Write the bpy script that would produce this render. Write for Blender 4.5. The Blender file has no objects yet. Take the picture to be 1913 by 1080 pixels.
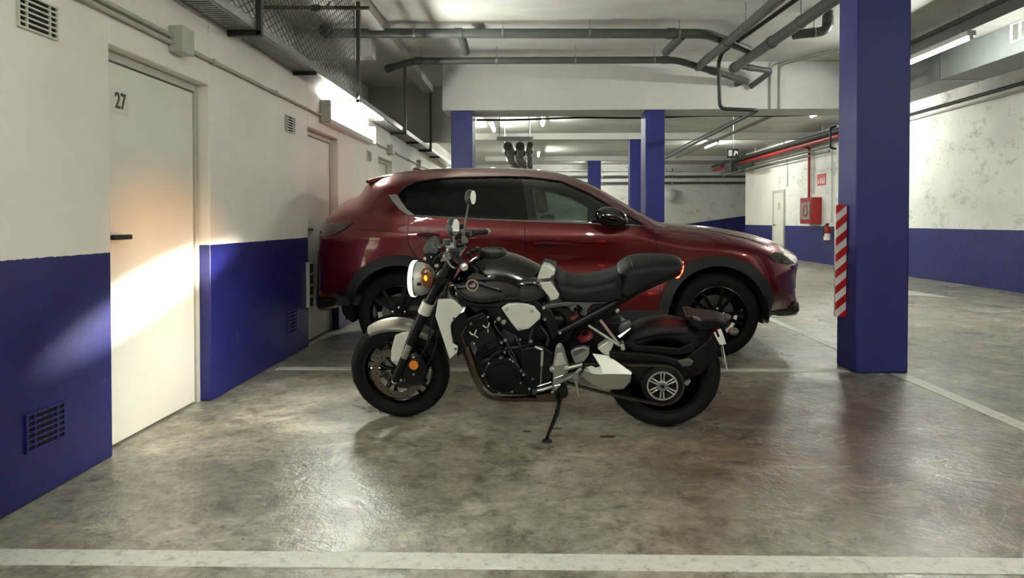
import bpy, bmesh, math, random
import numpy as np
from mathutils import Vector, Matrix
from mathutils.geometry import delaunay_2d_cdt

random.seed(7)
scene = bpy.context.scene
COL = scene.collection

# ---------------------------------------------------------------- camera
FPX = 1330.0
YAW, PITCH, CAMH = math.radians(1.66), math.radians(1.0), 1.16
CYPX = 412 + FPX * math.tan(PITCH)
cam_data = bpy.data.cameras.new('camera')
cam_data.sensor_width = 36.0
cam_data.lens = FPX * 36.0 / 1913.0
cam_data.shift_y = -(540.0 - CYPX) / 1913.0
cam_data.clip_end = 200
cam = bpy.data.objects.new('camera', cam_data)
cam.location = (0, 0, CAMH)
cam.rotation_euler = (math.pi / 2 - PITCH, 0, YAW)
COL.objects.link(cam)
scene.camera = cam

# ---------------------------------------------------------------- world and exposure
world = bpy.data.worlds.new('garage_world')
scene.world = world
world.use_nodes = True
world.node_tree.nodes['Background'].inputs[0].default_value = (0.7, 0.75, 0.7, 1)
world.node_tree.nodes['Background'].inputs[1].default_value = 0.02
scene.cycles.max_bounces = 7
scene.cycles.transparent_max_bounces = 8
scene.cycles.caustics_reflective = False
scene.cycles.caustics_refractive = False
scene.view_settings.view_transform = 'Standard'
scene.view_settings.look = 'None'
scene.view_settings.gamma = 1.0
scene.view_settings.use_curve_mapping = False
scene.view_settings.exposure = 2.9

TUBE_POWER = 60.0      # radiance of the fluorescent tubes

# ---------------------------------------------------------------- projection helpers (metres)
_R = Vector((math.cos(YAW), math.sin(YAW), 0))
_F = Vector((-math.sin(YAW) * math.cos(PITCH), math.cos(YAW) * math.cos(PITCH), -math.sin(PITCH)))
_U = _R.cross(_F)
_C = Vector((0, 0, CAMH))
def ray(px, py):
    return _F + _R * ((px - 956.5) / FPX) + _U * ((CYPX - py) / FPX)
def on_x(px, py, x):
    d = ray(px, py); return _C + d * ((x - _C.x) / d.x)
def on_y(px, py, y):
    d = ray(px, py); return _C + d * ((y - _C.y) / d.y)
def on_z(px, py, z):
    d = ray(px, py); return _C + d * ((z - _C.z) / d.z)

# ---------------------------------------------------------------- materials
def lin(c):
    return tuple(((v / 255) / 12.92 if v / 255 <= 0.04045 else ((v / 255 + 0.055) / 1.055) ** 2.4) for v in c[:3]) + (1,)

class NT:
    def __init__(self, name):
        self.m = bpy.data.materials.new(name); self.m.use_nodes = True
        self.t = self.m.node_tree; self.b = self.t.nodes['Principled BSDF']
    def n(self, kind, **kw):
        nd = self.t.nodes.new('ShaderNode' + kind)
        for k, v in kw.items(): setattr(nd, k, v)
        return nd
    def l(self, a, b): self.t.links.new(a, b)
    def pos(self):
        g = self.n('NewGeometry'); return g.outputs['Position']
    def obj(self):
        g = self.n('TexCoord'); return g.outputs['Object']
    def noise(self, src, scale, detail=4, rough=0.55, stretch=None, dist=0.0):
        if stretch:
            mp = self.n('Mapping'); mp.inputs['Scale'].default_value = stretch
            self.l(src, mp.inputs['Vector']); src = mp.outputs[0]
        t = self.n('TexNoise'); t.inputs['Scale'].default_value = scale
        t.inputs['Detail'].default_value = detail; t.inputs['Roughness'].default_value = rough
        t.inputs['Distortion'].default_value = dist
        self.l(src, t.inputs['Vector']); return t.outputs['Fac']
    def ramp(self, fac, stops, interp='LINEAR'):
        r = self.n('ValToRGB'); r.color_ramp.interpolation = interp
        els = r.color_ramp.elements
        while len(els) > 1: els.remove(els[0])
        els[0].position, els[0].color = stops[0][0], stops[0][1]
        for p, c in stops[1:]:
            e = els.new(p); e.color = c
        self.l(fac, r.inputs[0]); return r.outputs[0]
    def mix(self, fac, a, b, mode='MIX'):
        m = self.n('Mix', data_type='RGBA', blend_type=mode)
        for sock, v in ((m.inputs[0], fac), (m.inputs[6], a), (m.inputs[7], b)):
            if hasattr(v, 'is_linked'): self.l(v, sock)
            else: sock.default_value = v
        return m.outputs[2]
    def math(self, op, a, b=None, c=None):
        m = self.n('Math', operation=op)
        for i, v in enumerate((a, b, c)):
            if v is None: continue
            if hasattr(v, 'is_linked'): self.l(v, m.inputs[i])
            else: m.inputs[i].default_value = v
        return m.outputs[0]
    def bump(self, h, strength, dist=0.02):
        b = self.n('Bump'); b.inputs['Strength'].default_value = strength
        b.inputs['Distance'].default_value = dist
        self.l(h, b.inputs['Height']); self.l(b.outputs[0], self.b.inputs['Normal'])

MATS = {}
def W(v): return (v, v, v, 1)
def mat(name, col, rough=0.5, metal=0.0, var=0.12, vscale=8.0, bump=0.0, bscale=60.0, coat=0.0, spec=0.5, emit=None, estr=0.0, wear=None):
    if name in MATS: return MATS[name]
    nt = NT(name); b = nt.b
    base = lin(col)
    o = nt.obj()
    f = nt.noise(o, vscale, 3)
    lo = tuple(c * (1 - var) for c in base[:3]) + (1,); hi = tuple(min(1, c * (1 + var)) for c in base[:3]) + (1,)
    c = nt.ramp(f, [(0.3, lo), (0.7, hi)])
    if wear:
        w = nt.ramp(nt.noise(o, wear[1], 8, 0.7), [(wear[2], W(0)), (min(1, wear[2] + 0.04), W(1))])
        c = nt.mix(w, c, lin(wear[0]))
    nt.l(c, b.inputs['Base Color'])
    b.inputs['Roughness'].default_value = rough
    b.inputs['Metallic'].default_value = metal
    b.inputs['Specular IOR Level'].default_value = spec
    b.inputs['Coat Weight'].default_value = coat
    b.inputs['Coat Roughness'].default_value = 0.05
    if bump: nt.bump(nt.noise(o, bscale, 3, 0.6), bump, 0.01)
    if emit:
        b.inputs['Emission Color'].default_value = lin(emit); b.inputs['Emission Strength'].default_value = estr
    MATS[name] = nt.m
    return nt.m

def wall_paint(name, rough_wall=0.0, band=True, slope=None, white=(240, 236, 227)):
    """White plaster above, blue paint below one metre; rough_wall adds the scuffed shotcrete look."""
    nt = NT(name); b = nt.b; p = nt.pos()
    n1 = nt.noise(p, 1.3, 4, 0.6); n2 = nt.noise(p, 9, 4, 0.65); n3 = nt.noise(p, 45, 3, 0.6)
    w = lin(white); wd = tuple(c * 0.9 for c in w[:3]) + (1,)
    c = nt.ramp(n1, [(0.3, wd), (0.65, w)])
    if rough_wall:
        sc = nt.ramp(nt.noise(p, 2.0, 7, 0.8, (1, 1, 1.8), 0.2), [(0.54, W(0)), (0.66, W(0.5))])
        c = nt.mix(nt.math('MULTIPLY', sc, rough_wall), c, lin((108, 104, 96)))
        sc2 = nt.ramp(nt.noise(p, 14, 5, 0.75), [(0.58, W(0)), (0.66, W(0.7))])
        c = nt.mix(nt.math('MULTIPLY', nt.math('MULTIPLY', sc2, nt.ramp(nt.noise(p, 0.7, 3, 0.5, (1, 1, 2.5)), [(0.48, W(0)), (0.62, W(1))])), rough_wall * 0.8), c, lin((128, 124, 115)))
    if band:
        sep = nt.n('SeparateXYZ'); nt.l(p, sep.inputs[0])
        zz = nt.math('ADD', sep.outputs[2], nt.math('MULTIPLY', nt.math('SUBTRACT', n3, 0.5), 0.012))
        if slope: zz = nt.math('SUBTRACT', zz, nt.math('MULTIPLY', nt.math('SUBTRACT', sep.outputs[0], slope[0]), slope[1]))
        isb = nt.math('LESS_THAN', zz, 1.004)
        blue = nt.ramp(n2, [(0.3, lin((25, 28, 92))), (0.7, lin((31, 34, 106)))])
        sm = nt.ramp(nt.noise(p, 7, 6, 0.75), [(0.62, W(0)), (0.70, W(0.35))])
        blue = nt.mix(sm, blue, lin((104, 106, 158)))
        c = nt.mix(isb, c, blue)
        nt.l(nt.math('SUBTRACT', 0.75, nt.math('MULTIPLY', isb, 0.33)), b.inputs['Roughness'])
    else:
        b.inputs['Roughness'].default_value = 0.75
    nt.l(c, b.inputs['Base Color'])
    h = nt.math('ADD', nt.math('MULTIPLY', n2, 0.7), nt.math('MULTIPLY', n3, 0.4))
    nt.bump(h, 0.12 + 0.5 * rough_wall, 0.015)
    MATS[name] = nt.m
    return nt.m

def floor_mat():
    nt = NT('concrete_floor'); b = nt.b; p = nt.pos()
    mid = nt.noise(p, 2.4, 5, 0.66, None, 0.8)
    fine = nt.noise(p, 20, 4, 0.7)
    c = nt.ramp(mid, [(0.28, lin((112, 109, 94))), (0.42, lin((140, 136, 119))), (0.56, lin((158, 154, 137))), (0.72, lin((196, 191, 172)))])
    fl = nt.noise(p, 7.5, 6, 0.74, None, 0.5)
    c2 = nt.ramp(fl, [(0.34, W(0.42)), (0.45, W(0.82)), (0.56, W(1.0)), (0.70, W(1.4))])
    c3 = nt.ramp(fine, [(0.35, W(0.68)), (0.5, W(0.98)), (0.7, W(1.12))])
    c2 = nt.mix(1.0, c2, c3, 'MULTIPLY')
    c = nt.mix(1.0, c, c2, 'MULTIPLY')
    lf = nt.ramp(nt.noise(p, 13, 5, 0.72, None, 0.6), [(0.56, W(0)), (0.64, W(1))])
    c = nt.mix(nt.math('MULTIPLY', lf, 0.28), c, lin((196, 192, 176)))
    # brownish damp stain on the right of the bay
    sep = nt.n('SeparateXYZ'); nt.l(p, sep.inputs[0])
    dx = nt.math('SUBTRACT', sep.outputs[0], 1.75); dy = nt.math('SUBTRACT', sep.outputs[1], 3.7)
    d = nt.math('SQRT', nt.math('ADD', nt.math('POWER', nt.math('MULTIPLY', dx, 1.0), 2.0), nt.math('POWER', nt.math('MULTIPLY', dy, 0.75), 2.0)))
    d = nt.math('ADD', d, nt.math('MULTIPLY', nt.math('SUBTRACT', nt.noise(p, 1.4, 6, 0.65), 0.5), 1.3))
    st = nt.ramp(nt.math('MULTIPLY', d, 0.5), [(0.30, W(1)), (0.72, W(0))])
    c = nt.mix(nt.math('MULTIPLY', st, 0.85), c, nt.mix(1.0, c, lin((172, 146, 136)), 'MULTIPLY'))
    # tide marks left by the dried puddle
    tide = nt.ramp(nt.noise(p, 1.1, 5, 0.6, (1, 1.5, 1), 1.6), [(0.535, W(0)), (0.545, W(1)), (0.552, W(1)), (0.562, W(0))])
    c = nt.mix(nt.math('MULTIPLY', nt.math('MULTIPLY', tide, st), 0.38), c, lin((190, 182, 165)))
    # dark pits
    pit = nt.ramp(nt.noise(p, 26, 3, 0.6, (1, 1.2, 1)), [(0.62, W(0)), (0.68, W(1))])
    pz = nt.ramp(nt.noise(p, 0.9, 3), [(0.38, W(0)), (0.52, W(1))])
    c = nt.mix(nt.math('MULTIPLY', nt.math('MULTIPLY', pit, pz), 0.75), c, lin((72, 66, 54)))
    blot = nt.ramp(nt.noise(p, 1.7, 5, 0.7, None, 0.6), [(0.58, W(0)), (0.70, W(1))])
    c = nt.mix(nt.math('MULTIPLY', blot, 0.45), c, lin((84, 80, 68)))
    nt.l(c, b.inputs['Base Color'])
    rg = nt.ramp(nt.noise(p, 1.6, 4, 0.65, None, 0.5), [(0.3, W(0.22)), (0.7, W(0.48))])
    nt.l(rg, b.inputs['Roughness'])
    b.inputs['Specular IOR Level'].default_value = 0.5
    h = nt.math('ADD', nt.math('MULTIPLY', mid, 0.8), nt.math('ADD', nt.math('MULTIPLY', nt.math('ADD', fine, fl), 0.3), 0.0))
    nt.bump(h, 0.55, 0.02)
    MATS['floor'] = nt.m
    return nt.m

def line_paint():
    nt = NT('worn_line_paint'); b = nt.b; p = nt.pos()
    f = nt.noise(p, 22, 5, 0.75)
    c = nt.ramp(f, [(0.30, lin((150, 148, 135))), (0.45, lin((206, 205, 194))), (0.7, lin((220, 219, 210)))])
    w = nt.ramp(nt.noise(p, 11, 6, 0.8), [(0.66, W(0)), (0.72, W(0.8))])
    c = nt.mix(w, c, lin((120, 115, 100)))
    nt.l(c, b.inputs['Base Color']); b.inputs['Roughness'].default_value = 0.5
    nt.bump(f, 0.2, 0.01)
    return nt.m

def ceiling_paint():
    nt = NT('ceiling_paint'); b = nt.b; p = nt.pos()
    f = nt.noise(p, 1.0, 6, 0.6, (1, 2.2, 1))
    c = nt.ramp(f, [(0.3, lin((178, 177, 172))), (0.65, lin((204, 203, 197)))])
    sc = nt.ramp(nt.noise(p, 5, 6, 0.75, (0.5, 1.5, 1)), [(0.64, W(0)), (0.74, W(0.4))])
    c = nt.mix(sc, c, lin((120, 119, 112)))
    nt.l(c, b.inputs['Base Color']); b.inputs['Roughness'].default_value = 0.6
    nt.bump(nt.noise(p, 20, 3, 0.65), 0.15, 0.01)
    return nt.m

def glass_mat(name, tint, alpha_mix, rough=0.02):
    """Window glass: a tinted see-through sheet under a glossy coat."""
    nt = NT(name); t = nt.t
    t.nodes.remove(nt.b)
    tr = nt.n('BsdfTransparent'); tr.inputs[0].default_value = lin(tint)
    gl = nt.n('BsdfGlossy'); gl.inputs['Color'].default_value = (0.9, 0.95, 0.93, 1); gl.inputs['Roughness'].default_value = rough
    fr = nt.n('Fresnel'); fr.inputs[0].default_value = 1.5
    k = nt.math('ADD', nt.math('MULTIPLY', fr.outputs[0], 1.0), alpha_mix)
    mx = nt.n('MixShader'); nt.l(k, mx.inputs[0]); nt.l(tr.outputs[0], mx.inputs[1]); nt.l(gl.outputs[0], mx.inputs[2])
    nt.l(mx.outputs[0], t.nodes['Material Output'].inputs[0])
    MATS[name] = nt.m
    return nt.m

def emit_mat(name, col, s):
    nt = NT(name); b = nt.b
    b.inputs['Base Color'].default_value = lin(col); b.inputs['Roughness'].default_value = 0.3
    b.inputs['Emission Color'].default_value = lin(col); b.inputs['Emission Strength'].default_value = s
    MATS[name] = nt.m
    return nt.m

# ---------------------------------------------------------------- mesh helpers
def unit(v):
    v = Vector(v); return v.normalized() if v.length > 1e-9 else Vector((1, 0, 0))
def perp(a):
    a = unit(a); h = Vector((0, 0, 1)) if abs(a.z) < 0.9 else Vector((1, 0, 0))
    x = a.cross(h).normalized(); return x, a.cross(x).normalized()

def fillet(pts, r, n=5):
    pts = [Vector(p) for p in pts]; out = [pts[0]]
    for i in range(1, len(pts) - 1):
        a, b, c = pts[i - 1], pts[i], pts[i + 1]
        k = min(r, (a - b).length * 0.48, (c - b).length * 0.48)
        p, q = b + unit(a - b) * k, b + unit(c - b) * k
        for j in range(n + 1):
            t = j / n; out.append(p * (1 - t) ** 2 + b * 2 * t * (1 - t) + q * t * t)
    out.append(pts[-1]); return out

class MB:
    def __init__(self): self.v = []; self.f = []
    def add(self, vs, fs):
        k = len(self.v); self.v += [Vector(a) for a in vs]; self.f += [tuple(i + k for i in f) for f in fs]; return self
    def box(self, x0, x1, y0, y1, z0, z1):
        return self.add([(x0, y0, z0), (x1, y0, z0), (x1, y1, z0), (x0, y1, z0), (x0, y0, z1), (x1, y0, z1), (x1, y1, z1), (x0, y1, z1)],
                        [(0, 3, 2, 1), (4, 5, 6, 7), (0, 1, 5, 4), (1, 2, 6, 5), (2, 3, 7, 6), (3, 0, 4, 7)])
    def obox(self, c, a, b, d):
        c, a, b, d = Vector(c), Vector(a), Vector(b), Vector(d)
        if a.cross(b).dot(d) < 0: a = -a
        vs = [c + a * i + b * j + d * k for k in (-1, 1) for j in (-1, 1) for i in (-1, 1)]
        return self.add(vs, [(0, 2, 3, 1), (4, 5, 7, 6), (0, 1, 5, 4), (1, 3, 7, 5), (3, 2, 6, 7), (2, 0, 4, 6)])
    def bar(self, p, q, w, h, up=(0, 0, 1)):
        p, q = Vector(p), Vector(q); d = (q - p); a = unit(d); s = a.cross(Vector(up))
        s = unit(s) if s.length > 1e-6 else perp(a)[0]
        t = s.cross(a)
        return self.obox((p + q) / 2, d / 2, s * w / 2, t * h / 2)
    def tube(self, pts, r, n=10, closed=False):
        pts = [Vector(p) for p in pts]; m = len(pts)
        rs = r if isinstance(r, (list, tuple)) else [r] * m
        x, y = perp(pts[1] - pts[0]); rings = []
        for i, p in enumerate(pts):
            if closed: d = pts[(i + 1) % m] - pts[i - 1]
            elif i == 0: d = pts[1] - p
            elif i == m - 1: d = p - pts[-2]
            else: d = pts[i + 1] - pts[i - 1]
            d = unit(d); x = unit(x - d * x.dot(d)); y = d.cross(x)
            rings.append([p + (x * math.cos(2 * math.pi * j / n) + y * math.sin(2 * math.pi * j / n)) * rs[i] for j in range(n)])
        vs = [v for ring in rings for v in ring]; fs = []
        for i in range(m if closed else m - 1):
            k = (i + 1) % m
            for j in range(n):
                fs.append((i * n + j, i * n + (j + 1) % n, k * n + (j + 1) % n, k * n + j))
        if not closed:
            fs.append(tuple(range(n))[::-1]); fs.append(tuple((m - 1) * n + j for j in range(n)))
        return self.add(vs, fs)
    def lathe(self, c, axis, prof, n=32, ref=None, closed=False, a0=0.0, a1=2 * math.pi):
        """prof: (radius, height along axis) pairs."""
        c = Vector(c); a = unit(axis)
        x, y = perp(a)
        if ref is not None:
            x = unit(Vector(ref) - a * Vector(ref).dot(a)); y = a.cross(x)
        full = abs(a1 - a0 - 2 * math.pi) < 1e-6
        m = n if full else n + 1
        vs = []; fs = []; k = len(prof)
        for i in range(m):
            t = a0 + (a1 - a0) * i / n
            d = x * math.cos(t) + y * math.sin(t)
            vs += [c + d * r + a * h for r, h in prof]
        for i in range(n):
            i2 = (i + 1) % m
            for j in range(k if closed else k - 1):
                j2 = (j + 1) % k
                fs.append((i * k + j, i2 * k + j, i2 * k + j2, i * k + j2))
        return self.add(vs, fs)
    def disc(self, c, axis, r, h, n=24):
        return self.lathe(c, axis, [(0.0005, -h / 2), (r, -h / 2), (r, h / 2), (0.0005, h / 2)], n)
    def prism(self, poly, vec):
        poly = [Vector(p) for p in poly]; vec = Vector(vec); n = len(poly)
        nrm = Vector((0, 0, 0))
        for i in range(n): nrm += poly[i].cross(poly[(i + 1) % n])
        if nrm.dot(vec) > 0: poly = poly[::-1]
        vs = poly + [p + vec for p in poly]
        fs = [tuple(range(n)), tuple(range(2 * n - 1, n - 1, -1))]
        fs += [(i, i + n, (i + 1) % n + n, (i + 1) % n) for i in range(n)]
        return self.add(vs, fs)
    def loft2(self, a, b):
        """closed solid between two matching outlines"""
        n = len(a); vs = [Vector(p) for p in a] + [Vector(p) for p in b]
        return self.add(vs, [tuple(range(n)), tuple(range(2 * n - 1, n - 1, -1))] + [(i, i + n, (i + 1) % n + n, (i + 1) % n) for i in range(n)])
    def ell(self, c, a, b, d, nu=16, nv=10):
        c, a, b, d = Vector(c), Vector(a), Vector(b), Vector(d)
        vs = [c - d]; fs = []
        for i in range(1, nv):
            t = -math.pi / 2 + math.pi * i / nv
            for j in range(nu):
                s = 2 * math.pi * j / nu
                vs.append(c + (a * math.cos(s) + b * math.sin(s)) * math.cos(t) + d * math.sin(t))
        vs.append(c + d); L = len(vs) - 1
        for j in range(nu):
            fs.append((0, 1 + (j + 1) % nu, 1 + j))
            fs.append((L, L - nu + j, L - nu + (j + 1) % nu))
        for i in range(nv - 2):
            for j in range(nu):
                p = 1 + i * nu
                fs.append((p + j, p + (j + 1) % nu, p + nu + (j + 1) % nu, p + nu + j))
        return self.add(vs, fs)
    def build(self, name, m, parent=None, smooth=35, bevel=0.0, fix=True, origin=None):
        return build(name, self.v, self.f, m, parent, smooth, bevel, fix, origin)

WORLD_LOC = {}
def build(name, vs, fs, m, parent=None, smooth=35, bevel=0.0, fix=True, origin=None):
    if origin is None:
        lo = [min(v[i] for v in vs) for i in range(3)]; hi = [max(v[i] for v in vs) for i in range(3)]
        origin = Vector(((lo[0] + hi[0]) / 2, (lo[1] + hi[1]) / 2, lo[2] if parent is None else (lo[2] + hi[2]) / 2))
    origin = Vector(origin)
    me = bpy.data.meshes.new(name)
    me.from_pydata([tuple(Vector(v) - origin) for v in vs], [], fs)
    if fix:
        bm = bmesh.new(); bm.from_mesh(me)
        bmesh.ops.recalc_face_normals(bm, faces=bm.faces); bm.to_mesh(me); bm.free()
    if smooth:
        me.shade_smooth(); me.set_sharp_from_angle(angle=math.radians(smooth))
    if m is not None: me.materials.append(m)
    o = bpy.data.objects.new(name, me); COL.objects.link(o)
    WORLD_LOC[o.name] = origin
    if parent is not None:
        o.parent = parent; o.location = origin - WORLD_LOC[parent.name]
    else:
        o.location = origin
    if bevel:
        md = o.modifiers.new('edge', 'BEVEL'); md.width = bevel; md.segments = 2; md.limit_method = 'ANGLE'; md.angle_limit = math.radians(40)
        md.harden_normals = False
    return o

def thing(name, loc, label, cat, group=None):
    o = bpy.data.objects.new(name, None); COL.objects.link(o)
    o.empty_display_size = 0.1
    o.location = loc; WORLD_LOC[o.name] = Vector(loc)
    return tag(o, label, cat, group)
def tag(o, label, cat, group=None):
    o['label'] = label; o['category'] = cat
    if group: o['group'] = group
    return o
def struct(o, label=None):
    o['kind'] = 'structure'
    if label: o['label'] = label
    return o
def shared(name, src, loc, parent):
    """another part that shares the mesh of src (src built around its own origin)"""
    o = bpy.data.objects.new(name, src.data); COL.objects.link(o)
    WORLD_LOC[o.name] = Vector(loc)
    o.parent = parent; o.location = Vector(loc) - WORLD_LOC[parent.name]
    return o
def copy_tree(o, shift, parent=None):
    c = o.copy(); COL.objects.link(c); WORLD_LOC[c.name] = WORLD_LOC[o.name] + Vector(shift)
    if parent is None: c.location = o.location + Vector(shift)
    else: c.parent = parent
    for ch in list(o.children): copy_tree(ch, shift, c)
    return c
def text_mesh(body, size, extrude):
    cu = bpy.data.curves.new('lettering', 'FONT'); cu.body = body; cu.size = size; cu.extrude = extrude
    cu.offset = size * 0.018; cu.align_x = 'CENTER'; cu.align_y = 'CENTER'
    t = bpy.data.objects.new('lettering_source', cu); COL.objects.link(t)
    me = bpy.data.meshes.new_from_object(t.evaluated_get(bpy.context.evaluated_depsgraph_get()))
    bpy.data.objects.remove(t); bpy.data.curves.remove(cu)
    return [v.co.copy() for v in me.vertices], [tuple(p.vertices) for p in me.polygons]

# ---- flat outlines filled with a fine triangulation, used for inflated shells
def seg_dist(P, A, B):
    d = B - A; L = (d * d).sum(1); L[L == 0] = 1e-12
    t = np.clip(((P[:, None, :] - A[None]) * d[None]).sum(2) / L[None], 0, 1)
    q = A[None] + t[..., None] * d[None]
    return np.sqrt(((P[:, None, :] - q) ** 2).sum(2))
def poly_dist(P, poly, mask=None):
    A = np.array(poly, float); B = np.roll(A, -1, 0)
    if mask is not None:
        k = np.array(mask, bool); A, B = A[k], B[k]
    out = np.empty(len(P))
    for i in range(0, len(P), 4000): out[i:i + 4000] = seg_dist(P[i:i + 4000], A, B).min(1)
    return out
def inside(P, poly):
    A = np.array(poly, float); B = np.roll(A, -1, 0)
    x, y = P[:, 0:1], P[:, 1:2]
    c = ((A[None, :, 1] > y) != (B[None, :, 1] > y))
    dy = B[:, 1] - A[:, 1]; dy[dy == 0] = 1e-12
    xi = A[None, :, 0] + (y - A[None, :, 1]) * ((B[:, 0] - A[:, 0]) / dy)[None]
    return (c & (x < xi)).sum(1) % 2 == 1
def resample(poly, step, closed=True):
    out = []; n = len(poly)
    for i in range(n if closed else n - 1):
        a = np.array(poly[i], float); b = np.array(poly[(i + 1) % n], float)
        k = max(1, int(round(np.linalg.norm(b - a) / step)))
        for j in range(k): out.append(tuple(a + (b - a) * j / k))
    if not closed: out.append(tuple(poly[-1]))
    return out
def smooth_poly(poly, it=2, closed=True):
    """Chaikin corner cutting"""
    for _ in range(it):
        out = []; n = len(poly)
        for i in range(n if closed else n - 1):
            a, b = poly[i], poly[(i + 1) % n]
            out.append((a[0] * .75 + b[0] * .25, a[1] * .75 + b[1] * .25)); out.append((a[0] * .25 + b[0] * .75, a[1] * .25 + b[1] * .75))
        if not closed: out = [poly[0]] + out[1:-1] + [poly[-1]]
        poly = out
    return poly
def fill(outline, step, layers=(), loops=(), extra=None):
    """triangles inside an outline: outline points, inset rings, a grid; loops are extra closed constraint lines"""
    out = np.array(outline, float); n = len(out)
    pts = [tuple(p) for p in out]; edges = [(i, (i + 1) % n) for i in range(n)]
    for lp in loops:
        k = len(pts); pts += [tuple(p) for p in lp]; edges += [(k + i, k + (i + 1) % len(lp)) for i in range(len(lp))]
    fixed = np.array(pts)
    cand = []
    tang = np.roll(out, -1, 0) - np.roll(out, 1, 0); tang /= np.maximum(np.linalg.norm(tang, axis=1), 1e-9)[:, None]
    area = 0.5 * (out[:, 0] * np.roll(out[:, 1], -1) - np.roll(out[:, 0], -1) * out[:, 1]).sum()
    nrm = np.stack([-tang[:, 1], tang[:, 0]], 1) * (1 if area > 0 else -1)
    for d in layers:
        q = out + nrm * d
        ok = inside(q, out); q = q[ok]
        if len(q):
            q = q[poly_dist(q, outline) > d * 0.8]; cand.append(q)
    lo, hi = out.min(0), out.max(0)
    gx, gy = np.meshgrid(np.arange(lo[0] + step / 2, hi[0], step), np.arange(lo[1] + step / 2, hi[1], step))
    g = np.stack([gx.ravel(), gy.ravel()], 1)
    g = g[inside(g, out)]
    if len(g):
        mn = max(max(layers) * 1.15 if layers else 0, step * 0.45)
        g = g[poly_dist(g, outline) > mn]; cand.append(g)
    if extra is not None: cand.append(np.array(extra, float))
    for q in cand:
        if len(loops) and len(q):
            for lp in loops: q = q[poly_dist(q, lp) > step * 0.3]
        pts += [tuple(p) for p in q]
    r = delaunay_2d_cdt([Vector(p) for p in pts], edges, [], 0, 1e-6)
    P = np.array([tuple(v) for v in r[0]]); T = [tuple(f) for f in r[2]]
    cen = np.array([P[list(f)].mean(0) for f in T])
    ok = inside(cen, out)
    T = [f for f, k in zip(T, ok) if k]
    return P, T

# ================================================================ THE GARAGE SHELL
XL, XR, ZC, YB = -2.06, 7.80, 3.59, 31.0
YF = -5.0
M_WALL = wall_paint('painted_wall', 0.0)
M_ROUGH = wall_paint('rough_wall', 1.0, white=(228, 227, 221))
M_BACK = wall_paint('back_wall', 0.9, slope=(6.6, 0.14), white=(224, 223, 216))
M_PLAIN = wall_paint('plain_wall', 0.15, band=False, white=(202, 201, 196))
M_CEIL = ceiling_paint()
M_FLOOR = floor_mat()
M_LINE = line_paint()
M_BLUE = mat('blue_column_paint', (28, 31, 104), 0.52, bump=0.08, bscale=25, var=0.08, vscale=5)
M_DOOR = mat('door_enamel', (224, 222, 210), 0.38, var=0.03, vscale=2, bump=0.03, bscale=12)
M_FRAME = mat('door_frame_enamel', (190, 189, 176), 0.45, var=0.05)
M_BLACK = mat('black_plastic', (18, 18, 19), 0.4)
M_DARK = mat('dark_void', (9, 9, 10), 0.9)
M_GALV = mat('galvanised_steel', (150, 152, 148), 0.38, 0.85, var=0.18, vscale=20)
M_PIPE = mat('grey_pvc_pipe', (74, 78, 74), 0.42, var=0.1, vscale=4)
M_PIPED = mat('dark_pipe', (38, 38, 36), 0.45, var=0.15)
M_CONDUIT = mat('painted_conduit', (178, 177, 165), 0.5, var=0.1, vscale=6)
M_STEEL = mat('white_steel', (205, 206, 202), 0.4, var=0.05)
M_CABLE = mat('black_cable', (14, 14, 14), 0.5)
M_RED = mat('red_enamel', (150, 28, 28), 0.4, var=0.12)
M_WHITE = mat('white_plastic', (220, 220, 214), 0.4, var=0.04)
M_TUBE = emit_mat('fluorescent_tube', (252, 255, 246), TUBE_POWER)

struct(MB().box(-4.2, 12, YF, YB + 0.3, -0.2, 0).build('floor', M_FLOOR))
struct(MB().box(-4.2, 12, YF, YB + 0.3, ZC, ZC + 0.25).build('ceiling', M_CEIL))
openings = [(3.42, 4.49), (6.48, 7.50), (9.47, 10.40)]
DH, WT = 2.02, 2.47
wl = MB(); y = YF
for a, b in openings:
    wl.box(XL - 0.2, XL, y, a, 0, WT); wl.box(XL - 0.2, XL, a, b, DH, WT); y = b
wl.box(XL - 0.2, XL, y, YB, 0, WT)
struct(wl.build('wall_left', M_WALL, bevel=0.008))
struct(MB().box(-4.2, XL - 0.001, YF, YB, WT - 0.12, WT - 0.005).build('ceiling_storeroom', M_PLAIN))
struct(MB().box(-3.2, -3.0, YF, YB, 0, ZC).build('wall_storeroom', M_WALL))
struct(MB().box(XR, XR + 0.2, YF, 22.8, 0, ZC).build('wall_right', M_ROUGH))
struct(MB().box(XR - 0.02, XR + 0.2, 22.8, 26.3, 0, ZC).build('wall_right', M_WALL))
struct(MB().box(-4.2, 12, YB, YB + 0.2, 0, ZC).build('wall_back', M_BACK))
struct(MB().box(-4.2, 12, YF - 0.2, YF, 0, ZC).build('wall_front', mat('bare_concrete', (92, 90, 86), 0.85, var=0.2, vscale=2)))
struct(MB().box(11.8, 12, 26.3, YB, 0, ZC).build('wall_ramp', M_PLAIN))
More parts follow.
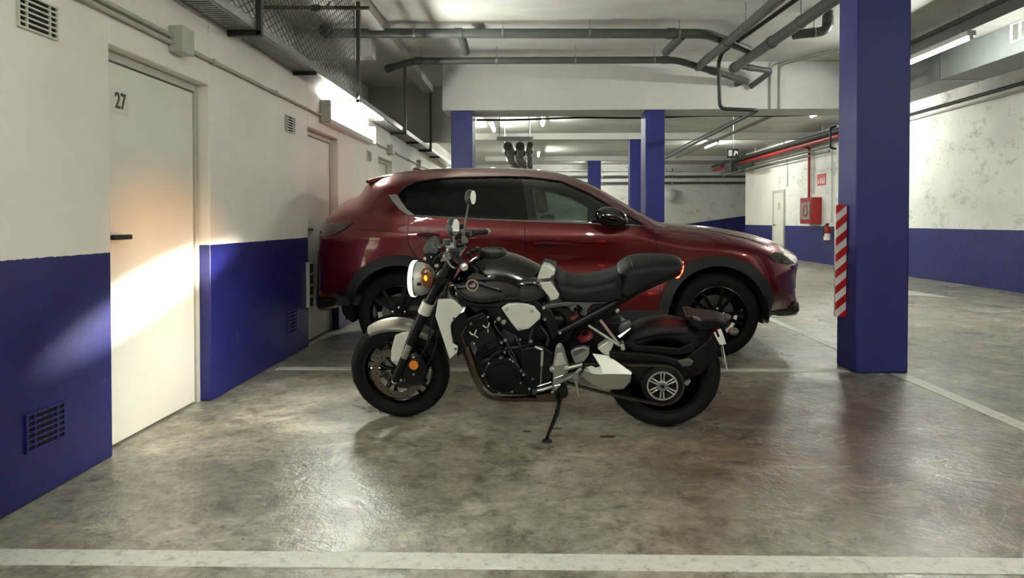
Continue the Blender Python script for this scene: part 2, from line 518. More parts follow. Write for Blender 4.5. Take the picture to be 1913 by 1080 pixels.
# transverse beam, ledge beam above the tray, shallow beams further on
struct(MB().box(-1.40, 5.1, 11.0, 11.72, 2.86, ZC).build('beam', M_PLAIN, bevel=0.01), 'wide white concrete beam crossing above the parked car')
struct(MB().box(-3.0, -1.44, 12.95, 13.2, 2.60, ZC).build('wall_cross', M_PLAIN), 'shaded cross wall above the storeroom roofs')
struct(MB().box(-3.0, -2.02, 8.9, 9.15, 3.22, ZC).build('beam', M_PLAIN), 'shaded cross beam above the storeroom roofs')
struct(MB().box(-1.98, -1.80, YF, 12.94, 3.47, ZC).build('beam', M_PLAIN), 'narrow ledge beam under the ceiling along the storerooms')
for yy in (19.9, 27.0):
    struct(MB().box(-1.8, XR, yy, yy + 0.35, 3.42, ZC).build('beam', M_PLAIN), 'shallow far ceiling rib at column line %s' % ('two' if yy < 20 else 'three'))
# columns
def column(x0, x1, y0, y1, top, label):
    return struct(MB().box(x0, x1, y0, y1, 0, top).build('pillar', M_BLUE, bevel=0.012), label)
column(2.45, 2.85, 5.47, 5.80, ZC, 'big blue square pillar with striped guard beside the bay')
column(-1.262, -0.935, 11.02, 11.62, 2.86, 'blue pillar under the beam behind the rear of the car')
column(1.735, 2.03, 11.02, 11.50, 2.86, 'blue pillar under the beam behind the car bonnet')
column(2.70, 3.10, 19.9, 20.25, 3.42, 'blue pillar partly hidden behind the bonnet pillar')
column(2.10, 2.58, 27.0, 27.35, 3.42, 'small distant blue pillar above the car windscreen')

# painted bay lines, raised a millimetre of paint
def strip(poly, label):
    p = [Vector((a, b, 0.0)) for a, b in poly]
    return tag(MB().prism(p, (0, 0, 0.003)).build('bay_line', M_LINE, smooth=0), label, 'floor marking')
strip([(-2.05, 2.325), (3.2, 2.375), (3.2, 2.485), (-2.05, 2.435)], 'wide white bay line across the floor nearest the camera')
strip([(-2.0, 5.455), (2.42, 5.50), (2.42, 5.60), (-2.0, 5.555)], 'thin white bay line between motorcycle and car')
strip([(2.70, 2.49), (2.81, 2.49), (2.82, 5.45), (2.71, 5.45)], 'white line running from the big pillar towards the camera')
strip([(2.72, 5.85), (2.82, 5.85), (2.86, 11.0), (2.76, 11.0)], 'white line running away from the big pillar past the bonnet')
strip([(5.2, 11.75), (6.35, 10.85), (6.30, 10.95), (6.2, 11.9), (5.2, 12.0)], 'white arrow head painted in the drive lane')
# stains dropped on the concrete
M_STAIN = mat('rusty_stain', (62, 46, 34), 0.7, var=0.3, vscale=40)
for (px, py, rx, ry, lab) in ((1135, 816, .055, .03, 'small rusty oil spot beneath the rear wheel'), (1040, 801, .035, .012, 'dark scrap on the floor behind the side stand'), (985, 806, .03, .012, 'smaller dark scrap on the floor near the side stand')):
    c = on_z(px, py, 0); n = 14
    pl = [c + Vector((rx * math.cos(6.283 * i / n) * random.uniform(.6, 1.1), ry * math.sin(6.283 * i / n) * random.uniform(.6, 1.1), 0)) for i in range(n)]
    tag(MB().prism(pl, (0, 0, 0.0015)).build('floor_stain', M_STAIN, smooth=0), lab, 'stain')

# ---------------------------------------------------------------- storeroom doors
def door(i, a, b, handle=True, number=None, label=''):
    xl = XL - 0.082
    d = MB().box(xl - 0.04, xl, a + 0.005, b - 0.052, 0.012, DH - 0.055).build('door_%d' % i, M_DOOR, bevel=0.003)
    struct(d, label)
    fr = MB().box(xl - 0.05, xl + 0.012, b - 0.044, b, 0, DH).box(xl - 0.05, xl + 0.012, a, b - 0.044, DH - 0.048, DH)
    fr.build('door_frame', M_FRAME, d, bevel=0.002)
    MB().box(xl - 0.05, xl - 0.03, a, b, 0, DH).build('rebate', M_DARK, d, smooth=0)
    if handle:
        hy, hz = a + 0.225, 1.075
        h = MB().bar((xl + 0.05, hy - 0.16, hz), (xl + 0.05, hy, hz), 0.026, 0.026)
        h.lathe((xl, hy - 0.15, hz), (1, 0, 0), [(0.022, 0), (0.022, 0.008), (0.009, 0.012), (0.009, 0.05)], 14)
        h.build('handle', M_BLACK, d, bevel=0.005)
    if number:
        ny, nz = a + 0.225, 1.775
        s = MB().box(xl, xl + 0.0025, ny - 0.075, ny + 0.075, nz - 0.065, nz + 0.065).build('number_plate', mat('number_card', (214, 213, 200), 0.5, var=0.03), d, smooth=0)
        vs, fs = text_mesh(number, 0.115, 0.001)
        vs = [Vector((xl + 0.004 + v.z, ny + v.x * 0.86, nz + v.y)) for v in vs]
        build('number_lettering', vs, fs, M_BLACK, s, smooth=0, fix=False)
door(1, *openings[0], True, '27', 'pale storeroom door numbered 27')
door(2, *openings[1], True, None, 'pale storeroom door beside the car tail')
door(3, *openings[2], True, None, 'pale storeroom door beyond the wall lamp')
# dark interior panels behind the doors keep the openings closed
# wall corner guard beside the second door
g = thing('corner_guard', (XL + 0.05, 6.46, 0.38), 'white and black guard board on the wall edge behind the car bumper', 'guard')
p0, p1 = on_y(568, 490, 6.44), on_y(580, 574, 6.44)
MB().box(XL + 0.001, XL + 0.035, 6.40, 6.46, p1.z, p0.z).build('board', M_WHITE, g, bevel=0.004)
for k in range(4):
    zc = p1.z + (p0.z - p1.z) * (k + 0.5) / 4
    MB().box(XL + 0.036, XL + 0.052, 6.405, 6.455, zc - 0.04, zc + 0.04).build('pad', M_BLACK, g, bevel=0.004)

# ---------------------------------------------------------------- wall vents
M_BLUESLAT = mat('blue_slat', (38, 40, 112), 0.45, var=0.2, vscale=30, wear=((150, 150, 170), 40, 0.6))
def vent(y0, y1, z0, z1, m, label):
    v = thing('wall_vent', (XL, (y0 + y1) / 2, z0), label, 'vent', 'storeroom wall vents')
    MB().box(XL + 0.0005, XL + 0.003, y0, y1, z0, z1).build('slot_shade', M_DARK, v, smooth=0)  # near-black plate on the wall face paints the shade behind the slats
    rows = 6; h = (z1 - z0); w = y1 - y0
    first = None
    for k in range(rows + 1):
        zc = z0 + h * k / rows
        c = Vector((XL + 0.007, (y0 + y1) / 2, zc))
        if first is None: first = MB().box(XL + 0.002, XL + 0.012, y0 - 0.006, y1 + 0.006, zc - 0.0038, zc + 0.0038).build('slat', m, v, smooth=0)
        else: shared('slat', first, c, v)
    for t in (0.0, 0.2, 0.8, 1.0):
        MB().box(XL + 0.002, XL + 0.011, y0 + w * t - 0.0045, y0 + w * t + 0.0045, z0, z1).build('mullion', m, v, smooth=0)
M_VENT = mat('vent_white', (200, 199, 186), 0.5, var=0.06)
vent(2.80, 3.03, 1.94, 2.075, M_VENT, 'white slatted vent high on the wall before door 27')
vent(2.82, 3.05, 0.215, 0.365, M_BLUESLAT, 'blue slatted vent low on the wall before door 27')
vent(5.88, 6.11, 1.91, 2.04, M_VENT, 'white slatted vent high on the wall between the first two doors')
vent(5.91, 6.13, 0.20, 0.39, M_BLUESLAT, 'blue slatted vent low on the wall near the car bumper')
vent(8.80, 9.02, 1.91, 2.03, M_VENT, 'white slatted vent high beside the third door')

# ---------------------------------------------------------------- conduits, boxes and lamps on the storeroom wall
XC = XL + 0.02
for dz, yy0, yy1, lab in ((2.205, 0.5, 3.984, 'upper grey conduit running into the junction box above door 27'), (2.165, 0.5, 3.984, 'lower grey conduit running into the junction box above door 27'), (2.175, 4.20, 6.83, 'single grey conduit between junction box and wall lamp'), (2.165, 8.9, 10.04, 'short grey conduit between wall lamp and the next junction box'), (2.165, 10.28, 12.59, 'grey conduit between the two far junction boxes'), (2.165, 12.83, 16.0, 'farthest grey conduit on the storeroom wall')):
    t = thing('conduit', (XC, yy0, dz), lab, 'conduit')
    MB().tube([(XC, yy0, dz), (XC, yy1, dz)], 0.0125, 10).build('pipe', M_CONDUIT, t)
    k = yy0 + 0.3
    while k < yy1:
        MB().box(XL, XC + 0.015, k, k + 0.02, dz - 0.016, dz + 0.016).build('clip', M_CONDUIT, t); k += 1.1
def jbox(y0, y1, z0, z1, d, label):
    j = thing('junction_box', (XL + d / 2, (y0 + y1) / 2, z0), label, 'junction box')
    MB().box(XL, XL + d, y0, y1, z0, z1).build('body', M_CONDUIT, j, bevel=0.006)
    MB().lathe((XC + 0.005, y1, (z0 + z1) / 2 - 0.02), (0, 1, 0), [(0.02, 0), (0.022, 0.03), (0.014, 0.05), (0.013, 0.07)], 12).build('gland', M_CONDUIT, j)
jbox(3.985, 4.125, 2.115, 2.265, 0.085, 'square grey junction box above door 27')
jbox(10.05, 10.2, 2.10, 2.24, 0.08, 'small grey junction box beyond the wall lamp')
jbox(12.6, 12.75, 2.10, 2.24, 0.08, 'farthest small junction box on the storeroom wall')

def wall_lamp(y0, label):
    lamp = thing('wall_lamp', (XL + 0.05, y0 + 1, 2.10), label, 'lamp', 'wall lamps')
    MB().prism([(XL, y0, 2.11), (XL + 0.07, y0, 2.115), (XL + 0.085, y0, 2.16), (XL + 0.03, y0, 2.20), (XL + 0.02, y0, 2.33), (XL, y0, 2.33)], (0, 1.96, 0)).build('housing', M_STEEL, lamp, bevel=0.004)
    for yy in (y0 - 0.02, y0 + 1.96):
        MB().box(XL, XL + 0.11, yy, yy + 0.04, 2.11, 2.33).build('end_cap', M_CONDUIT, lamp, bevel=0.012)
    MB().tube([(XL + 0.075, y0 + 0.03, 2.255), (XL + 0.075, y0 + 1.95, 2.255)], 0.016, 12).build('tube', M_TUBE, lamp)
wall_lamp(6.86, 'long lit fluorescent lamp on the storeroom wall above the car tail')
wall_lamp(-1.6, 'unseen fluorescent lamp added on the storeroom wall behind the camera')  # extra lamp, added out of view to brighten the near wall and floor

def ceiling_lamp(x, y0, y1, z, label, drop=0.0, group='ceiling lamps'):
    l = thing('ceiling_lamp', (x, (y0 + y1) / 2, z), label, 'lamp', group)
    MB().box(x - 0.05, x + 0.05, y0, y1, z + 0.03, z + 0.09).build('housing', M_STEEL, l, bevel=0.006)
    MB().tube([(x, y0 + 0.03, z + 0.008), (x, y1 - 0.03, z + 0.008)], 0.016, 12).build('tube', M_TUBE, l)
    for yy in (y0 + 0.012, y1 - 0.012):
        MB().box(x - 0.02, x + 0.02, yy - 0.012, yy + 0.012, z - 0.012, z + 0.03).build('lamp_holder', M_WHITE, l)
    for yy in (y0 + 0.25, y1 - 0.25):
        MB().tube([(x, yy, z + 0.09), (x, yy, ZC)], 0.004, 6).build('hanger_rod', M_GALV, l)
ceiling_lamp(4.887, 8.11, 9.56, 3.19, 'bright fluorescent lamp seen beside the big blue pillar')
ceiling_lamp(0.24, 15.9, 17.4, 3.46, 'ceiling lamp above the cable rack behind the car roof')
ceiling_lamp(0.20, 23.6, 25.1, 3.40, 'distant ceiling lamp at the end of the cable rack')
ceiling_lamp(5.5, 21.4, 22.9, 3.46, 'distant ceiling lamp behind the exit sign')
ceiling_lamp(6.2, 14.6, 16.1, 3.46, 'ceiling lamp hidden by the big pillar lighting the hose wall')
ceiling_lamp(1.2, -1.6, -0.1, 3.46, 'unseen ceiling lamp added over the bays behind the camera')  # added behind the view to raise the light over the bays
ceiling_lamp(5.2, -0.5, 1.0, 3.30, 'unseen ceiling lamp added over the drive lane beside the camera')  # unseen extra lamp, added to lift the general brightness
ceiling_lamp(2.36, 28.3, 29.8, 3.46, 'added ceiling lamp hidden behind the most distant pillar')  # added out of sight to brighten the far wall
ceiling_lamp(-1.0, 17.0, 18.5, 3.46, 'ceiling lamp behind the car hidden by its roof pillar')

# ---------------------------------------------------------------- cable tray on posts above the storeroom wall
tr = thing('cable_tray', (-1.95, 9.0, 2.44), 'perforated steel cable tray along the top of the storeroom wall', 'cable tray')
TX0, TX1, TZ, TY0, TY1 = XL + 0.01, -1.86, 2.44, 1.5, 17.0
MB().box(TX1 - 0.002, TX1, TY0, TY1, TZ, TZ + 0.06).box(TX0, TX0 + 0.002, TY0, TY1, TZ, TZ + 0.06).box(TX1 - 0.03, TX1, TY0, TY1, TZ, TZ + 0.002).build('side_lip', M_GALV, tr, smooth=0)
sl = MB(); y = TY0
while y < TY1:
    sl.box(TX0, TX1 - 0.03, y, y + 0.026, TZ, TZ + 0.002); y += 0.04
o = sl.build('perforated_base', M_GALV, tr, smooth=0); o['kind'] = 'stuff'
M_POST = mat('grey_post', (92, 93, 90), 0.5, 0.4)
for yy in (4.78, 7.515, 10.29, 12.87):
    ztop = 3.469
    MB().box(TX1 - 0.005, TX1 + 0.035, yy - 0.02, yy + 0.02, TZ - 0.03, ztop).build('post', M_PIPED if yy < 5 else M_POST, tr, bevel=0.003)
    MB().box(XL, TX1 + 0.03, yy - 0.02, yy + 0.02, TZ - 0.035, TZ - 0.001).build('bracket', M_PIPED, tr)
for yy in (3.4, 6.1, 8.9, 11.6, 14.2):
    MB().box(XL, TX1, yy - 0.015, yy + 0.015, TZ - 0.03, TZ - 0.001).build('bracket', M_PIPED, tr)
for k, (xx, r) in enumerate(((-2.02, .012), (-1.985, .016), (-1.945, .011), (-1.905, .014))):
    pts = [(xx + 0.008 * math.sin(yy * 1.7 + k), yy, TZ + 0.004 + r + 0.006 * (1 + math.sin(yy * 2.1 + 2 * k))) for yy in np.arange(TY0, TY1, 0.35)]
    tag(MB().tube(pts, r, 7).build('cable', M_CABLE if k % 2 else M_PIPED, None), ['thick dark cable against the wall in the storeroom tray', 'black cable second from the wall in the storeroom tray', 'thin dark cable third from the wall in the storeroom tray', 'black cable beside the outer lip of the storeroom tray'][k], 'cable')
# chain-link mesh closing the gap above the wall
mf = thing('mesh_fence', (-1.89, 5.2, 2.5), 'grey chain-link mesh stretched above the storeroom wall', 'mesh fence')
w = MB(); y0, y1, z0, z1, pit = 2.4, 7.50, 2.51, 3.46, 0.125
run = (z1 - z0) * 2.0
for s in (1, -1):
    c = y0 - run
    while c < y1:
        if s > 0: ya, za, yb, zb = c, z0, c + run, z1
        else: ya, za, yb, zb = c, z1, c + run, z0
        t0 = max(0, (y0 - ya) / (yb - ya)); t1 = min(1, (y1 - ya) / (yb - ya))
        if t1 - t0 > 0.02:
            P = lambda t: (-1.885 + 0.003 * s, ya + (yb - ya) * t, za + (zb - za) * t)
            w.tube([P(t0), P(t1)], 0.0032, 4)
        c += pit
o = w.build('wire_mesh', M_POST, mf, smooth=0); o['kind'] = 'stuff'
MB().tube([(-1.885, y0, z0), (-1.885, y1, z0)], 0.005, 6).build('bottom_wire', M_POST, mf)
MB().tube([(-1.885, y1, z0), (-1.885, y1, z1)], 0.005, 6).build('end_wire', M_POST, mf)
# pipe with valve above the storerooms
vp = thing('valve_pipe', (-2.6, 6.6, 3.2), 'thin rusty pipe with a valve behind the chain-link mesh', 'pipe')
a, b = on_y(490, 14, 6.8), on_y(690, 15, 6.8)
MB().tube([a, b], 0.018, 10).build('pipe', mat('rusty_pipe', (96, 84, 72), 0.6, 0.3, var=0.3), vp)
c = on_y(590, 15, 6.8)
MB().ell(c, (0.06, 0, 0), (0, 0.03, 0), (0, 0, 0.035)).build('valve_body', M_PIPED, vp)
MB().tube([c + Vector((0.1, 0, 0)), c + Vector((0.14, -0.02, 0.05))], 0.01, 8).build('valve_lever', M_RED, vp)

# ---------------------------------------------------------------- drain pipes under the ceiling
def pipe(pts, r, m, label, bend=0.12, hang=None, extra=(), collars=()):
    pts = [Vector(p) for p in pts]
    t = thing('drain_pipe', pts[0], label, 'pipe')
    MB().tube(fillet(pts, bend), r, 16).build('run', m, t)
    for (a, b) in extra:
        MB().tube([a, b], r * 0.92, 14).build('branch', m, t)
    for q in collars:
        k, f = q; p = pts[k].lerp(pts[k + 1], f); d = unit(pts[k + 1] - pts[k])
        MB().tube([p - d * 0.05, p + d * 0.05], r * 1.16, 16).build('collar', m, t)
    for (k, f) in (hang or ()):
        p = pts[k].lerp(pts[k + 1], f); d = unit(pts[k + 1] - pts[k])
        MB().tube([p - d * 0.012, p + d * 0.012], r * 1.1, 16).build('clamp', M_GALV, t)
        MB().tube([p + Vector((0, 0, r)), (p.x, p.y, ZC)], 0.005, 6).build('hanger_rod', M_GALV, t)
    return t
zA = 3.46
A = [on_y(593, 46, 8.75) + Vector((-.02, 0.05, 0.02)), on_y(600, 62, 8.7), on_y(1320, 63, 8.7), on_y(1398, 93, 9.5)]
A[0] = A[1] + Vector((-0.02, 0.25, 0.12))
st1 = on_y(862, 66, 8.7); st2 = on_y(1275, 66, 8.7)
pipe(A, 0.058, M_PIPE, 'upper dark grey drain pipe crossing under the ceiling', 0.15, [(1, .245), (1, .475), (1, .70), (1, .93)],
     [(st1, st1 + Vector((0.01, 0.45, -0.10))), (st2, st2 + Vector((-0.12, 0.45, -0.10)))], [(1, .36), (1, .02), (1, .91)])
Bp = [on_y(723, 129, 10.25), on_y(772, 114, 9.95), on_y(1262, 112, 9.95), on_y(1395, 152, 10.85)]
pipe(Bp, 0.048, M_PIPE, 'lower dark grey drain pipe just in front of the white beam', 0.15, [(1, .03), (1, .32), (1, .62), (1, .92)], (), [(0, .1), (1, .02), (1, .96), (2, .5)])
c0 = on_y(1303, 126, 10.3); c1 = on_y(1462, -8, 6.9)
pipe([c1 + (c1 - c0) * 1.2, c0], 0.055, M_PIPE, 'grey drain pipe running overhead to the lower cross pipe', 0.1, [(0, .7), (0, .93)], (), [(0, .8)])
d0 = on_y(1370, 128, 10.3); d1 = on_y(1552, 3, 7.0)
pipe([d1 + (d1 - d0) * 1.2, d0], 0.065, M_PIPE, 'thick grey drain pipe running overhead beside the big pillar', 0.1, [(0, .65), (0, .9)], (), [(0, .78), (0, .99)])
e = [on_z(1497, -8, 3.44), on_z(1349, 98, 3.44), on_y(1342, 118, 9.95), on_y(1345, 203, 9.95), on_y(1416, 206, 9.95)]
e.append(on_z(1243, 296, e[-1].z)); e[0] = e[0] + (e[0] - e[1]) * 0.8
pipe(e, 0.026, M_PIPED, 'thin dark pipe dropping down the face of the beam', 0.08)
f = [on_y(1385, 124, 10.6), on_y(1442, 133, 10.65), on_y(1402, 162, 10.95)]
pipe(f, 0.042, M_PIPE, 'short grey elbow pipe in front of the beam', 0.08, (), (), [(0, .3)])
f = [on_y(1395, 150, 10.8), on_y(1374, 158, 10.95)]
pipe(f, 0.042, M_PIPE, 'short grey pipe stub entering the beam', 0.05)
gq = [on_y(1482, 65, 8.4), on_y(1546, 58, 8.4), on_y(1548, 18, 8.4)]
pipe(gq, 0.055, M_PIPE, 'grey elbow pipe rising to the ceiling beside the big pillar', 0.1, [(0, .6)], (), [(1, .5)])
# thin conduits on the beam face and along the lane
for (x, lab) in ((3.62, 'left thin grey conduit on the beam face'), (3.76, 'right thin grey conduit on the beam face')):
    tag(MB().tube(fillet([(x + 0.6, 10.2, 3.56), (x, 10.97, 3.52), (x, 10.97, 2.86)], 0.1), 0.014, 8).build('conduit', M_CONDUIT), lab, 'conduit')
for x, z, r, lab in ((3.75, 3.02, .02, 'grey conduit beside the dark pipe beyond the beam'), (4.02, 2.92, .03, 'long grey pipe running beyond the beam towards the far lane')):
    tag(MB().tube([(x, 11.75, z), (x, 20.0, z)], r, 8).build('conduit', M_PIPE), lab, 'conduit')
cb = [on_y(890 + 670 * t, 224.0 - 10.5 * t + 1.2 * math.sin(t * 17), 11.74) for t in np.linspace(0, 1, 30)]
tag(MB().tube(cb, 0.017, 8).build('cable', M_CABLE), 'black cable strung along the back edge of the beam', 'cable')

# ---------------------------------------------------------------- hanging cable rack behind the car roof
rk = thing('cable_rack', (-0.3, 14.5, 2.7), 'white hanging rack with dark cable bundles behind the car roof', 'cable rack')
p, q = on_y(928, 260, 14.0), on_y(996, 260, 14.0)
for k in range(5):
    yy = 14.0 + 2.6 * k; zz = p.z + 0.012 * k
    MB().box(p.x, q.x, yy, yy + 0.08, zz - 0.03, zz + 0.05).build('crossbar', M_STEEL, rk, bevel=0.004)
    for xx in (p.x + 0.05, q.x - 0.08):
        MB().tube([(xx, yy + 0.04, zz + 0.05), (xx, yy + 0.04, ZC)], 0.01, 6).build('hanger_rod', M_GALV, rk)
for k, (xx, rr) in enumerate(((p.x + 0.22, .09), (p.x + 0.44, .09), (q.x - 0.08, .06))):
    MB().tube([(xx + 0.02 * math.sin(j * 1.3 + k), 14.0 + j * 0.65, p.z - 0.05 - rr - 0.02 * abs(math.sin(j * math.pi / 4))) for j in range(17)], rr, 10).build('cable_bundle', mat('bundle_wrap', (84, 84, 76), 0.7, var=0.3, vscale=20), rk)
    for j in range(2, 16, 3):
        MB().tube([(xx, 14.0 + j * 0.65, p.z - 0.05 - rr), (xx, 14.04 + j * 0.65, p.z - 0.05 - rr)], rr * 1.3, 10).build('strap', M_CABLE, rk)

# ---------------------------------------------------------------- far end: pipes, convex mirror
for z, yy, r, lab in ((3.33, 30.86, .06, 'upper white pipe along the far wall'), (3.05, 30.9, .05, 'middle grey pipe along the far wall'), (2.78, 30.9, .05, 'lower grey pipe along the far wall')):
    fp = thing('far_pipe', (4, yy, z), lab, 'pipe')
    MB().tube([(-1.5, yy, z), (9.5, yy, z)], r, 10).build('run', M_STEEL if z > 3.2 else M_PIPE, fp)
    for xx in (0, 3, 6, 9): MB().box(xx - .03, xx + .03, yy - r, YB - 0.001, z - r - .01, z + r + .01).build('wall_clip', M_GALV, fp)
mm = on_y(1250, 363, 30.8)
cm = thing('convex_mirror', mm, 'round traffic mirror on the far wall past the bonnet pillar', 'mirror')
MB().lathe(mm, (0, -1, 0), [(0.28, -0.06), (0.30, 0.0), (0.30, 0.03), (0.275, 0.035)], 28).build('rim', M_STEEL, cm)
MB().lathe(mm, (0, -1, 0), [(0.276, 0.03), (0.2, 0.055), (0.1, 0.068), (0.002, 0.072)], 28).build('mirror_face', mat('mirror_reflection_white', (226, 228, 224), 0.3, 0.4, var=0.0), cm)  # whitish face carries the mirror's bright reflection in its colour
MB().tube([mm, mm + Vector((0, 0.18, 0))], 0.03, 8).build('bracket', M_PIPE, cm)

# ---------------------------------------------------------------- right-hand wall: fire equipment, pipes, door
d4 = MB().box(XR - 0.03, XR - 0.001, 22.30, 23.20, 0.02, 2.05).build('door_4', M_DOOR, bevel=0.004); struct(d4, 'pale door at the end of the hose wall')
MB().box(XR - 0.05, XR - 0.002, 22.22, 22.30, 0, 2.12).box(XR - 0.05, XR - 0.002, 23.20, 23.28, 0, 2.12).box(XR - 0.05, XR - 0.002, 22.3, 23.2, 2.05, 2.12).build('door_frame', M_FRAME, d4)
MB().box(XR - 0.09, XR - 0.03, 23.02, 23.14, 1.0, 1.03).build('handle', M_BLACK, d4)
MB().box(XR - 0.034, XR - 0.03, 22.6, 22.8, 1.5, 1.72).build('notice', mat('notice_card', (190, 186, 150), 0.6), d4)
hc = thing('hose_cabinet', (7.66, 20.2, 1.05), 'red fire hose cabinet with a glass front on the far wall', 'hose cabinet')
p = on_x(1528, 418, 7.55); q = on_x(1510, 370, 7.55)
ya, yb = 19.45, 20.35
MB().box(7.55, XR, ya, yb, 1.07, 1.79).build('body', M_RED, hc, bevel=0.01)
MB().box(7.535, 7.552, ya + 0.06, yb - 0.06, 1.12, 1.74).build('door_frame', M_RED, hc, bevel=0.005)
MB().box(7.525, 7.536, ya + 0.14, yb - 0.14, 1.19, 1.67).build('glass', mat('cabinet_glass', (120, 118, 112), 0.12, spec=0.8, var=0.3, vscale=6), hc)
MB().lathe((7.53, (ya + yb) / 2, 1.43), (1, 0, 0), [(0.12, -0.012), (0.17, -0.012), (0.17, 0.0), (0.12, 0.0)], 20).build('hose_reel', M_RED, hc)
rp = thing('riser_pipe', (7.74, 20.45, 1.8), 'red sprinkler pipe dropping to the hose cabinet', 'pipe')
MB().tube(fillet([(7.74, 20.2, 1.79), (7.74, 20.2, 3.20), (7.42, 20.2, 3.22)], 0.08), 0.035, 10).build('pipe', M_RED, rp)
rp = thing('sprinkler_main', (7.42, 18, 3.2), 'red sprinkler main along the ceiling of the hose wall', 'pipe')
MB().tube([(7.42, 17.0, 3.22), (7.42, 29.5, 3.22)], 0.055, 12).build('pipe', M_RED, rp)
for yy in (18.5, 21.3, 24.0):
    MB().tube([(7.42, yy, 3.27), (7.42, yy, ZC)], 0.012, 6).build('hanger_rod', M_GALV, rp)
for x, z, r, m, lab in ((7.62, 3.36, .06, M_PIPED, 'thick black pipe along the hose wall'), (7.6, 3.05, .025, M_PIPE, 'grey conduit beneath the red sprinkler main'), (7.25, 3.32, .05, M_PIPED, 'dark pipe beside the red sprinkler main'), (7.62, 2.93, .02, M_PIPE, 'thin grey conduit low on the hose wall')):
    tag(MB().tube([(x, 16.2 if z > 3.2 else 18.5, z), (x, 29.0, z)], r, 10).build('wall_pipe', m), lab, 'pipe')
tag(MB().box(6.95, 7.2, 25.2, 26.0, 2.9, 3.2).tube([(7.1, 25.25, 3.1), (7.1, 24.2, 3.0), (7.1, 23.2, 3.0)], 0.06, 8).tube([(7.07, 25.6, 3.15), (7.07, 25.6, ZC - .001)], 0.02, 8).build('pipe_valve', M_PIPED), 'dark valve cluster on the pipes at the far corner', 'valve')
for yy, z0, z1, lab in ((19.95, 1.9, 3.1, 'grey conduit drop beside the red fire sign'), (18.75, 1.1, 3.3, 'grey conduit drop above the fire extinguisher'), (22.0, 2.2, 3.0, 'grey conduit drop above the far door')):
    tag(MB().tube([(XR - 0.03, yy, z0), (XR - 0.03, yy, z1)], 0.016, 8).build('conduit', M_CONDUIT), lab, 'conduit')
sg = thing('fire_sign', (7.79, 19.55, 2.1), 'red square fire equipment sign above the hose cabinet', 'sign')
MB().box(7.785, 7.797, 19.2, 19.75, 2.11, 2.42).build('panel', mat('sign_red', (190, 30, 28), 0.4, var=0.04), sg)
M_SIGNW = mat('sign_white', (235, 232, 225), 0.4, var=0.02)
for yy, zz, hh in ((19.65, 2.22, .07), (19.52, 2.26, .10), (19.40, 2.24, .09), (19.28, 2.26, .11)):
    MB().prism([(7.784, yy - .035, zz - hh), (7.784, yy + .035, zz - hh), (7.784, yy + .03, zz), (7.784, yy, zz + hh), (7.784, yy - .03, zz + .02)], (-0.002, 0, 0)).build('pictogram', M_SIGNW, sg, smooth=0)
fe = thing('fire_extinguisher', (7.66, 18.75, 0.62), 'red and white fire extinguisher hung on the wall beside the hose cabinet', 'fire extinguisher')
cx = (7.66, 18.75)
MB().lathe((*cx, 0.62), (0, 0, 1), [(0.002, 0), (0.075, 0.0), (0.085, 0.02), (0.085, 0.30), (0.07, 0.37), (0.03, 0.40), (0.03, 0.43)], 18).build('cylinder', M_RED, fe)
MB().lathe((*cx, 0.62), (0, 0, 1), [(0.0865, 0.03), (0.0865, 0.2)], 18).build('paper_label', M_SIGNW, fe, fix=False)
MB().box(cx[0] - .03, cx[0] + .03, cx[1] - .06, cx[1] + .06, 1.04, 1.09).build('valve', M_BLACK, fe, bevel=0.01)
MB().tube(fillet([(cx[0], cx[1] - .05, 1.06), (cx[0] - .12, cx[1] - .06, 1.02), (cx[0] - .1, cx[1] - .04, 0.75)], 0.08), 0.012, 8).build('hose', M_BLACK, fe)
MB().box(7.73, XR, 18.72, 18.78, 0.9, 1.0).build('bracket', M_GALV, fe)
es = thing('exit_sign', on_y(1369, 294, 16.0), 'small hanging emergency exit sign above the lane', 'sign')
p, q = on_y(1358, 295, 16.0), on_y(1381, 278, 16.0)
MB().box(p.x, q.x, 15.98, 16.03, p.z, q.z).build('panel', mat('sign_green', (26, 52, 40), 0.4, var=0.1), es, bevel=0.004)
w_ = q.x - p.x; h_ = q.z - p.z
for poly in ([(.1, .2), (.4, .2), (.4, .85), (.1, .85)], [(.5, .25), (.62, .2), (.72, .55), (.9, .3), (.86, .7), (.6, .8)]):
    MB().prism([(p.x + w_ * a, 15.979, p.z + h_ * b) for a, b in poly], (0, -0.002, 0)).build('pictogram', M_SIGNW, es, smooth=0)
MB().tube([((p.x + q.x) / 2, 16.0, q.z), ((p.x + q.x) / 2, 16.0, ZC)], 0.006, 6).build('hanger_rod', M_GALV, es)
# right lane: duct, tray and cables
dt = thing('air_duct', (6.2, 7.0, 3.19), 'rectangular white air duct above the drive lane', 'duct')
MB().box(5.9, 6.5, 1.0, 12.6, 3.195, ZC - 0.002).build('duct_body', mat('duct_sheet', (112, 116, 114), 0.45, 0.2, var=0.06), dt, bevel=0.006)
for yy in (3.0, 5.5, 8.0, 10.5):
    MB().box(5.89, 6.51, yy, yy + 0.03, 3.185, ZC - 0.002).build('flange', M_GALV, dt)
ga = MB().box(5.885, 5.898, 8.15, 9.0, 3.34, 3.575).build('grille_frame', M_STEEL, dt)
for k in range(5):
    yy = 8.2 + k * 0.16
    MB().box(5.87, 5.884, yy, yy + 0.09, 3.36, 3.555).build('slat', M_GALV, ga)
bx = thing('pipe_shaft', (6.1, 12.8, 2.75), 'dark pipe shaft opening below the end of the air duct', 'shaft')
MB().box(5.6, 6.4, 12.75, 13.2, 2.78, ZC - 0.001).build('opening', M_DARK, bx)
for xx in (5.6, 5.86, 6.12, 6.38):
    MB().box(xx - 0.02, xx + 0.02, 12.70, 12.75, 2.78, 3.4).build('bar', M_STEEL, bx)
